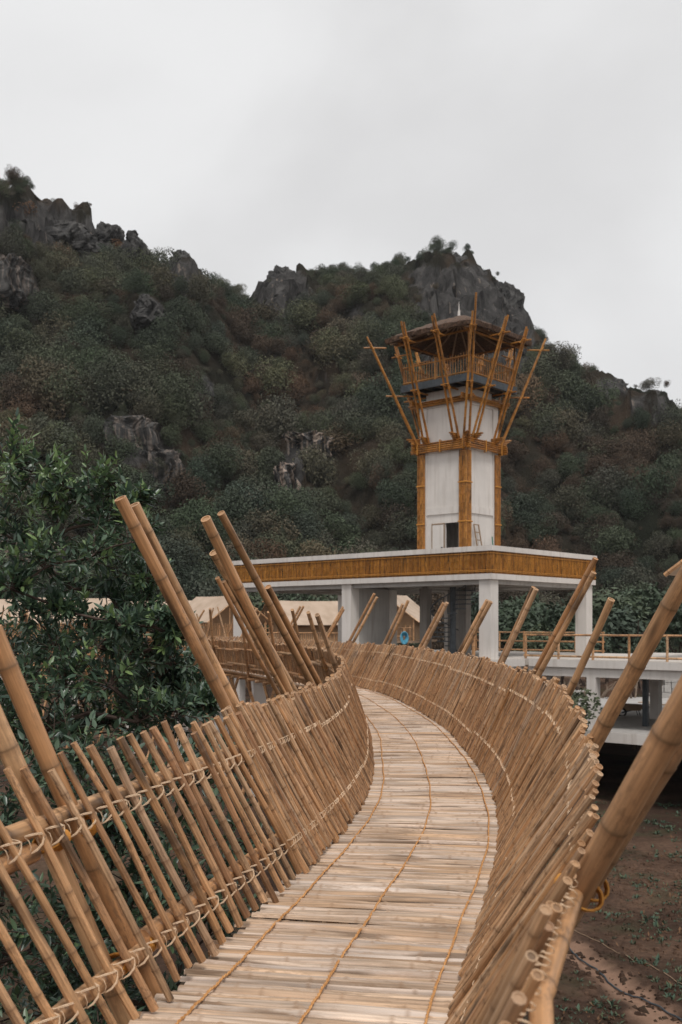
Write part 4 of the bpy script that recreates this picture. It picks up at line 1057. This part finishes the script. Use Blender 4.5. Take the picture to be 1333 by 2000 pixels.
for i, ((u, v), Y, rz, sc, lab) in enumerate(TENTS):
    o = tent0 if i == 0 else copy_tree(tent0); o.location = at(u, v, Y); o.rotation_euler = (0, 0, R(rz)); o.scale = (sc, sc, sc)
    tag(o, lab, 'tent', 'safari tents beyond the bridge')
cn = empty('canopy', at(1294, 1119, 48)+V3((7.6, 2.2, -2.42)), 'cream canopy corner with wooden edge poking in at the right edge', 'canopy', rz=R(55)); cn.scale = (1.6, 1.6, 1.6)
for ch in tent0.children:
    if ch.name.startswith('roof'): copy_tree(ch, cn)
for y in (-1.5, 1.5):
    for x in (-1.2, 2.0):
        m = MB(); m.culm((x, y, -1.2), (x, y, 2.5), .06, .05, 7, .5, fine=False); pb = m.build('post', M['pole']); pb.parent = cn
# ------------------------------------------------------------------ bridge further off to the left
fb = empty('distant_footbridge', (-18, 72, 0), 'distant bamboo footbridge with crossed poles far behind the leafy tree', 'bridge')
def fbp(x): return V3((x, 72+.0*x+.018*(x+10)**2*.2, .62))
m = MB(); x = -34.
while x < -6: m.culm(fbp(x), fbp(x+2.05), .09, .09, 6, .5, fine=False, hollow=False); m.culm(fbp(x)+V3((0, 1.3, 0)), fbp(x+2.05)+V3((0, 1.3, 0)), .09, .09, 6, .5, fine=False, hollow=False); m.box(fbp(x)+V3((0, 0, .1)), (2, 0, 0), (0, 1.3, 0), (0, 0, .06)); x += 2
m.build('deck', M['pole'], fb)
m = MB(); x = -34.
while x < -6: p = fbp(x); m.culm(p, p+V3((random.uniform(-.05, .05), -.2, 1.05)), .03, .03, 5, .5, fine=False, hollow=False); x += .11
m.build('picket_row', M['pole'], fb)
x = -33.5
while x < -6:
    for sg in (-1, 1):
        m = MB(); p = fbp(x); m.culm(p+V3((0, -.25, -.2)), p+V3((sg*random.uniform(.4, .9), -.5, random.uniform(1.7, 2.3))), .06, .05, 6, .5, fine=False); m.build('leaning_pole', M['pole'], fb)
        m = MB(); g = ground_z(p.x, p.y); m.culm(p+V3((sg*.1, .3, 0)), V3((p.x-sg*.9, p.y+.3, g-.1)), .06, .06, 6, .5, fine=False); m.build('trestle_pole', M['pole'], fb)
    x += 1.5
# ------------------------------------------------------------------ trees
def leafy_tree(name, label, trunk, blobs, leaf_len, seed, twigs=10, per=13, stem_r=.06, light=True, density=1.0):
    rd = random.Random(seed); root = empty(name, trunk, label, 'tree')
    wood = MB(); lv = MB(); tz = max(b[0].z for b in blobs); bz = min(b[0].z for b in blobs)
    # stems: blobs are joined to the closest lower blob or the trunk
    nodes = [(V3(trunk), None)]; forks = []
    srt = sorted(blobs, key=lambda b: b[0].z+.25*(b[0]-V3(trunk)).length)
    nf = V3(trunk)+V3((0, 0, max((bz-trunk[2])*.55, .5)))
    nodes.append((nf, 0))
    cnt = [0]*2000
    for (c, r) in srt:
        best = min(range(len(nodes)), key=lambda i: (nodes[i][0]-c).length*(1.0 if nodes[i][0].z < c.z-.05 else 1.9)+(8 if i == 0 else 0)+.07*cnt[i])
        cnt[best] += 1; nodes.append((c, best))
    sub = [0]*len(nodes)
    for i in range(len(nodes)-1, 0, -1): sub[nodes[i][1]] += 1+sub[i]
    for i in range(1, len(nodes)):
        a, b = nodes[nodes[i][1]][0], nodes[i][0]; d = b-a; mid = a.lerp(b, .5)+V3((rd.gauss(0, .06), rd.gauss(0, .06), rd.gauss(.04, .05)))*d.length
        r0 = stem_r*((sub[i]+1)/(sub[0]+1))**.42; wood.tube([a, a.lerp(mid, .5)+V3((0, 0, .01)), mid, mid.lerp(b, .5), b], r0*1.1, 6, r1=r0*.72)
    for (c, r) in blobs:
        for k in range(max(int(twigs*density), 2)):
            d = V3((rd.gauss(0, 1), rd.gauss(0, 1), rd.gauss(.35, .8))).normalized(); st = c+d*r*rd.uniform(.05, .35); ln = r*rd.uniform(.55, 1.05)
            en = st+d*ln+V3((0, 0, .15*r)); wood.tube([st, st.lerp(en, .5)+V3((0, 0, -.04*ln)), en], .006, 4, r1=.0025)
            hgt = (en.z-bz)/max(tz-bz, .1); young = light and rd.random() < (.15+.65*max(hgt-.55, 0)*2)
            for q in range(per):
                f = .15+.85*(q/(per-1)); p = st.lerp(en, f)
                az = q*2.4+rd.uniform(-.4, .4); x, y = perp(d); rad = x*math.cos(az)+y*math.sin(az)
                ld = (d*rd.uniform(.35, .9)+rad*rd.uniform(.6, 1.1)+V3((0, 0, rd.uniform(-.35, .45)))).normalized()
                if q == per-1: ld = d
                L = leaf_len*rd.uniform(.6, 1.15); w = L*rd.uniform(.14, .20); sd = ld.cross(V3((rd.gauss(0, .4), rd.gauss(0, .4), 1))).normalized(); up = sd.cross(ld).normalized()
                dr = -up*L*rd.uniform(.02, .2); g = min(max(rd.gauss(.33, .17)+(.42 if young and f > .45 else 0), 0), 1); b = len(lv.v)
                for pt in (p, p+ld*L*.32+sd*w, p+ld*L*.36-up*w*.35, p+ld*L*.32-sd*w, p+ld*L*.72+sd*w*.72+dr*.5, p+ld*L*.74-up*w*.25+dr*.5, p+ld*L*.72-sd*w*.72+dr*.5, p+ld*L+dr): lv.vert(pt, None, g)
                lv.f += [(b, b+2, b+1), (b, b+3, b+2), (b+1, b+2, b+5, b+4), (b+2, b+3, b+6, b+5), (b+4, b+5, b+7), (b+5, b+6, b+7)]
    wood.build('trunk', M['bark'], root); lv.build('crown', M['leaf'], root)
    return root
rd = random.Random(11)
BL = [(15, 905, 62), (70, 925, 66), (45, 980, 70), (125, 955, 55), (175, 965, 60), (235, 965, 58), (272, 990, 40), (205, 1020, 66), (120, 1040, 70), (40, 1060, 60), (255, 1060, 55), (175, 1090, 66), (85, 1110, 62), (240, 1120, 60), (290, 1130, 45), (20, 1150, 40), (140, 1150, 50), (215, 1165, 42), (280, 1185, 46),
 (300, 1235, 50), (240, 1225, 36), (345, 1250, 40), (190, 1265, 55), (110, 1270, 45), (30, 1275, 55), (260, 1285, 60), (335, 1300, 52), (370, 1340, 42), (300, 1350, 60), (215, 1340, 66), (130, 1345, 70), (45, 1350, 70), (395, 1375, 34), (350, 1395, 50), (270, 1410, 60), (180, 1415, 66), (90, 1425, 66), (10, 1430, 60), (-60, 1000, 70), (-70, 1120, 70), (-60, 1250, 70), (-60, 1380, 80), (-80, 900, 60), (62, 1200, 34), (172, 1205, 36), (232, 1190, 42), (118, 1192, 26), (318, 1215, 34)]
bl = []
for (u, v, r) in BL:
    Y = rd.uniform(8.6, 10.4); bl.append((at(u, v, Y), r*Y/2000*1.05))
    if v > 1230: Y = rd.uniform(9.6, 11.2); bl.append((at(u+rd.uniform(-25, 25), v+rd.uniform(-15, 25), Y), r*Y/2000))
leafy_tree('leafy_tree', 'tall dark green leafy tree left of the footbridge', (-2.7, 9.6, ground_z(-2.7, 9.6)-.05), bl, .106, 4, 17, 17, .042)
BL2 = []
for k in range(74):
    u = rd.uniform(-120, 520); v = rd.uniform(1440, 2050)
    Y = rd.uniform(7.2, 9.6); p = at(u, v, Y); lim = interp([(4, -1.6), (7, -1.0), (9, -.75), (12, -.4)], Y)
    if p.x > lim: continue
    BL2.append((p, rd.uniform(.28, .42)))
leafy_tree('leafy_shrub', 'dense dark shrub seen between the near left pickets', (-2.3, 8.0, ground_z(-2.3, 8.0)-.05), BL2, .108, 8, 15, 15, .035, light=False)
def far_tree(name, label, p, h, cr, seed, mat='grove', bare=False, n=900, group=None, flat=.9):
    rd = random.Random(seed); root = empty(name, p, label, 'tree', group); w = MB(); p = V3(p); ends = []
    def grow(a, d, L, r, lev):
        b = a+d*L; m = a.lerp(b, .5)+V3((rd.gauss(0, .05), rd.gauss(0, .05), 0))*L; w.tube([a, m, b], r, 5, r1=r*.62)
        if lev == 0: ends.append(b); return
        for k in range(rd.choice((2, 3, 3))):
            dd = (d+V3((rd.gauss(0, .5), rd.gauss(0, .5), rd.gauss(.12, .25)))).normalized(); grow(a.lerp(b, rd.uniform(.6, 1.)), dd, L*rd.uniform(.55, .8), r*.6, lev-1)
    grow(p, V3((rd.gauss(0, .06), rd.gauss(0, .06), 1)).normalized(), h*.42, h*.018+.03, 4 if bare else 2)
    w.build('trunk', M['drybark' if bare else 'bark'], root)
    if not bare:
        me = crown_mesh('crown', seed, n, M[mat], flat, (.09, .19), 10); o = link('crown', me, root, Matrix.Translation(p+UP*(h-cr*.75)) @ Matrix.Rotation(rd.uniform(0, 6.28), 4, 'Z') @ Matrix.Diagonal((cr, cr*rd.uniform(.85, 1.1), cr*rd.uniform(.8, 1.1), 1)))
    return root
GR = [(985, 1172, 78, 3.2, 'rounded green tree just right of the front pavilion column'), (1040, 1160, 84, 3.6, 'bushy green tree between the leaning pole pairs right of the pavilion'), (1095, 1175, 80, 3.0, 'low green tree behind the terrace railing near the pole pair'), (1130, 1200, 76, 2.6, 'small dark tree left of the right pavilion column'),
 (1185, 1150, 84, 3.4, 'green tree directly right of the right pavilion column'), (1225, 1175, 78, 3.0, 'leafy tree behind the thin bare trunks'), (1270, 1140, 88, 3.8, 'tall green tree behind the terrace near the right edge'), (1318, 1150, 80, 3.2, 'green tree at the right edge behind the terrace'), (1370, 1150, 84, 3.4, 'green tree just past the right edge of the terrace'),
 (940, 1150, 92, 3.4, 'green tree seen under the pavilion roof behind the stair'), (690, 1160, 100, 3.6, 'dark tree behind the thick pavilion column'), (520, 1165, 104, 3.8, 'dark tree above the tent roofs left of the pavilion'), (600, 1168, 106, 3.6, 'dark tree behind the cream tent left of the pavilion'), (1065, 1215, 70, 2.2, 'low shrub behind the terrace railing between two pole pairs'), (1255, 1225, 70, 2.0, 'low dark shrub behind the terrace railing near the right'), (1160, 1228, 68, 1.9, 'low shrub behind the right pavilion column')]
for i, (u, v, Y, cr, lab) in enumerate(GR):
    t = at(u, v, Y); g = ground_z(t.x, Y); h = t.z-g; cr *= 1.05
    far_tree('broadleaf_tree', lab, (t.x, Y, g-.1), max(h, cr*1.2), cr, 70+i, group='trees between the terrace and the hill', n=1300)
for i, (u, Y, h, lab) in enumerate(((1238, 66, 5.0, 'slender bare pale tree behind the terrace railing'), (1092, 66, 4.4, 'slender bare pale tree between pavilion columns on the right'), (1160, 66, 4.2, 'thin bare sapling right of the right pavilion column'))):
    x = (u-666.5)/2000*Y; far_tree('bare_tree', lab, (x, Y, ground_z(x, Y)-.1), h+1.5, 2, 120+i, bare=True, group='bare saplings behind the terrace')
p = hit(700, 775); far_tree('bare_tree', 'pale leafless tree on the slope left of the tower deck', p-UP*.5, 6.5, 3, 131, bare=True)
# rust coloured trees standing out on the left hill
for i, (u, v, cr, lab) in enumerate(((50, 425, 2.6, 'brown tree near the top of the left ridge'), (120, 505, 2.2, 'rusty shrub below the left ridge crag'), (228, 490, 2.2, 'rust tree left of the broad rock knob'), (265, 790, 3.0, 'brown crown halfway up the left hill'), (190, 520, 1.8, 'rusty shrub left of the ridge knob'), (150, 690, 2.6, 'light rust tree on the middle of the left hill'))):
    p = hit(u, v); far_tree('dry_tree', lab, p-UP*1.5, 3.2+cr*.6, cr*1.1, 140+i, 'rust', group='rust coloured trees on the left hill', n=700)
# shrubs in the pit by the terrace
for i, (u, v, Y, lab) in enumerate(((1085, 1385, 42, 'dark leafy bush under the terrace beside the railing'), (1108, 1375, 45, 'dark bush below the terrace beam near the column'))):
    t = at(u, v, Y); g = ground_z(t.x, Y); far_tree('bush', lab, (t.x, Y, g-.1), t.z-g+.6, 1.4, 160+i, group='bushes in the pit under the terrace', n=1300, mat='forest')
# ------------------------------------------------------------------ small things
random.seed(9)
wb = empty('wheelbarrow', at(1236, 1402, 53), 'rusty wheelbarrow on the lower floor', 'wheelbarrow'); o = at(1236, 1220, 53); o.z = -3.16
m = MB(); m.hexa([o+V3(q) for q in ((-.35, -.22, .32), (.35, -.22, .32), (.35, .22, .32), (-.35, .22, .32), (-.6, -.36, .68), (.55, -.36, .62), (.55, .36, .62), (-.6, .36, .68))]); m.build('tray', M['wood'], wb, False)
m = MB(); m.tube([o+V3((-.55+.2*math.cos(a*.5236), 0, .21+.2*math.sin(a*.5236))) for a in range(12)], .05, 6, True); m.build('wheel', M['black'], wb)
for sg in (-1, 1):
    m = MB(); m.tube([o+V3((-.55, .08*sg, .2)), o+V3((-.1, .2*sg, .34)), o+V3((1.05, .3*sg, .62))], .025, 6); m.build('handle', M['steel'], wb)
    m = MB(); m.tube([o+V3((.25, .22*sg, .34)), o+V3((.35, .24*sg, 0))], .022, 6); m.build('leg', M['steel'], wb)
for i, (u, Y, nx_, nz_, lab) in enumerate(((1300, 70, 2, 3, 'taller stack of pale blocks at the back of the lower floor'), (1325, 71, 3, 4, 'widest stack of pale blocks near the right edge'), (1284, 66, 2, 2, 'small low stack of pale blocks nearest the dark post'))):
    x = (u-666.5)/2000*Y; root = empty('block_stack', (x, Y, -3.16), lab, 'blocks', 'stacked building blocks on the lower floor')
    zb = max(-3.16, ground_z(x, Y))
    for a in range(nx_):
        for k in range(nz_):
            m = MB(); m.box((x+a*.44+random.uniform(-.03, .03), Y+random.uniform(-.04, .04), zb+k*.41), (.42, 0, 0), (0, .5, 0), (0, 0, .39)); m.build('block', M['conc'], root, False)
hc = empty('hose_coil', at(790, 1262, 44), 'blue hose coil hung beside a small plant past the railing', 'hose'); o = at(790, 1246, 44)
for k in range(5):
    m = MB(); m.tube([o+V3(((.19-.025*k)*math.cos(a*.314)*(.85), .03*k-.06+.02*math.sin(a), (.26-.035*k)*math.sin(a*.314))) for a in range(20)], .028, 6, True); m.build('loop', M['blue'], hc)
m = MB(); m.culm((o.x, o.y+.14, -.25), (o.x, o.y+.14, o.z+.45), .035, .03, 7, .35, fine=False); m.build('post', M['pole'], hc)
pl = at(768, 1262, 43); far_tree('young_plant', 'spindly green young plant beside the blue hose coil', (pl.x, pl.y, ground_z(pl.x, pl.y)), 7.2, .75, 170, n=260)
# cables lying on the soil
for i, (pts, r, lab) in enumerate((([(5.45, 26.8), (5.62, 25.6), (5.85, 24.2), (6.02, 23.2), (6.30, 22.3), (6.62, 21.4), (6.95, 20.4), (7.5, 19.0)], .022, 'grey cable lying across the bare soil'), ([(5.5, 28.4), (6.3, 26.2), (6.9, 24.6), (7.6, 22.6), (8.2, 20.6)], .010, 'thin brown wire lying on the soil beyond the grey cable'))):
    pp = []
    for (a, b) in zip(pts, pts[1:]):
        for k in range(8):
            x, y = a[0]+(b[0]-a[0])*k/8, a[1]+(b[1]-a[1])*k/8; pp.append((x+.04*math.sin(y*3), y, ground_z(x, y)+r+.02))
    m = MB(); m.tube(pp, r, 5); tag(m.build('cable', M['steel'] if i == 0 else M['wood']), lab, 'cable')
# weeds and clods
def tufts(name, label, n, xr, yr, size, mat, seed, k0):
    rd = random.Random(seed); m = MB()
    for _ in range(n):
        x, y = rd.uniform(*xr), rd.uniform(*yr)
        if fbm(x*.35, y*.35, 12, 4)+.25 < rd.random()*.8 or (track_d(x, y) < .7 and y < 27): continue
        z = ground_z(x, y); s = size*rd.uniform(.5, 1.5)
        for k in range(k0):
            a = rd.uniform(0, 6.28); el = rd.uniform(.35, 1.3); d = V3((math.cos(a)*math.cos(el), math.sin(a)*math.cos(el), math.sin(el))); sd = V3((-math.sin(a), math.cos(a), 0)); p = V3((x, y, z-.01))+V3((rd.gauss(0, .03), rd.gauss(0, .03), 0)); L = s*rd.uniform(.6, 1.2); w = L*rd.uniform(.10, .2); g = rd.random(); b = len(m.v)
            for q in (p, p+d*L*.5+sd*w, p+d*L-UP*L*.15, p+d*L*.5-sd*w): m.vert(q, None, g)
            m.f.append((b, b+1, b+2, b+3))
    tag(m.build(name, M[mat], None, False), label, 'weeds', kind='stuff')
tufts('weeds', 'low green weeds dotted over the red soil', 9500, (2.6, 16), (17, 46), .12, 'weed', 31, 7)
tufts('dry_litter', 'dry straw and leaf litter on the soil', 3500, (2.6, 14), (15, 40), .12, 'rust', 32, 3)
m = MB(); rd = random.Random(44)
for _ in range(4200):
    x, y = rd.uniform(2.6, 13), rd.uniform(15, 36); z = ground_z(x, y); s = rd.choice((.02, .03, .04, .05, .07, .1))*rd.uniform(.7, 1.2); b = len(m.v)
    for q in ((-1, -1, -.3), (1, -1, -.3), (1, 1, -.3), (-1, 1, -.3), (-.6, -.5, .6), (.6, -.6, .5), (.5, .6, .7), (-.6, .5, .5)): m.vert((x+q[0]*s*rd.uniform(.6, 1.2), y+q[1]*s*rd.uniform(.6, 1.2), z+q[2]*s*rd.uniform(.6, 1.2)))
    for f in ((4, 5, 6, 7), (0, 1, 5, 4), (1, 2, 6, 5), (2, 3, 7, 6), (3, 0, 4, 7)): m.f.append(tuple(b+i for i in f))
tag(m.build('clods', M['soil'], None, False), 'loose clods of red soil', 'soil', kind='stuff')

# heap of red soil and scrap on the lower floor
sm = MB(); o = at(1208, 1220, 68); o.z = -3.13; ns = 26
for j in range(7):
    for i in range(ns):
        a = 6.2832*i/ns; k = j/6; r = (1-k)*(1+.25*fbm(math.cos(a)*1.3, math.sin(a)*1.3, k*2, 4)); sm.vert((o.x+2.3*r*math.cos(a), o.y+1.5*r*math.sin(a), o.z+1.05*(1-(1-k)**1.5)+.10*fbm(i*.7, j*.9, 3, 3)*(j > 0)))
for j in range(6):
    for i in range(ns): a = j*ns+i; b = j*ns+(i+1) % ns; sm.f.append((a, b, b+ns, a+ns))
tag(sm.build('soil_heap', M['soil']), 'low heap of red soil at the back of the lower floor', 'soil heap')
for i, (u, Y, l, w_, rz, lab) in enumerate(((1260, 58, 1.6, .35, .4, 'weathered board lying flat right of the wheelbarrow'), (1215, 60, 1.3, .3, 1.2, 'short board lying flat left of the wheelbarrow'), (1300, 60, 1.9, .4, -.3, 'long board lying flat near the block stacks'), (1262, 62, 1.0, .6, .9, 'pale square board on the lower floor behind the wheelbarrow'))):
    c = V3(((u-666.5)/2000*Y, Y, -3.115)); d = V3((math.cos(rz), math.sin(rz), 0)); e_ = V3((-d.y, d.x, 0)); m = MB(); m.box(c-d*l/2-e_*w_/2, d*l, e_*w_, UP*.05); tag(m.build('board', M['wood' if i < 3 else 'canvas'], None, False), lab, 'board', 'boards lying on the lower floor')

# ------------------------------------------------------------------ thin air between here and the hills
hz = MB(); hz.box((-420, -60, -9), (840, 0, 0), (0, 520, 0), (0, 0, 200))
hm = bpy.data.materials.new('haze'); hm.use_nodes = True; hm.node_tree.nodes.clear(); ho_ = hm.node_tree.nodes.new('ShaderNodeOutputMaterial'); pv = hm.node_tree.nodes.new('ShaderNodeVolumePrincipled')
pv.inputs['Color'].default_value = (.93, .94, .96, 1); pv.inputs['Density'].default_value = .00009; hm.node_tree.links.new(pv.outputs[0], ho_.inputs['Volume'])
tag(hz.build('haze', hm, None, False), 'thin pale haze over the valley', 'haze', kind='stuff')
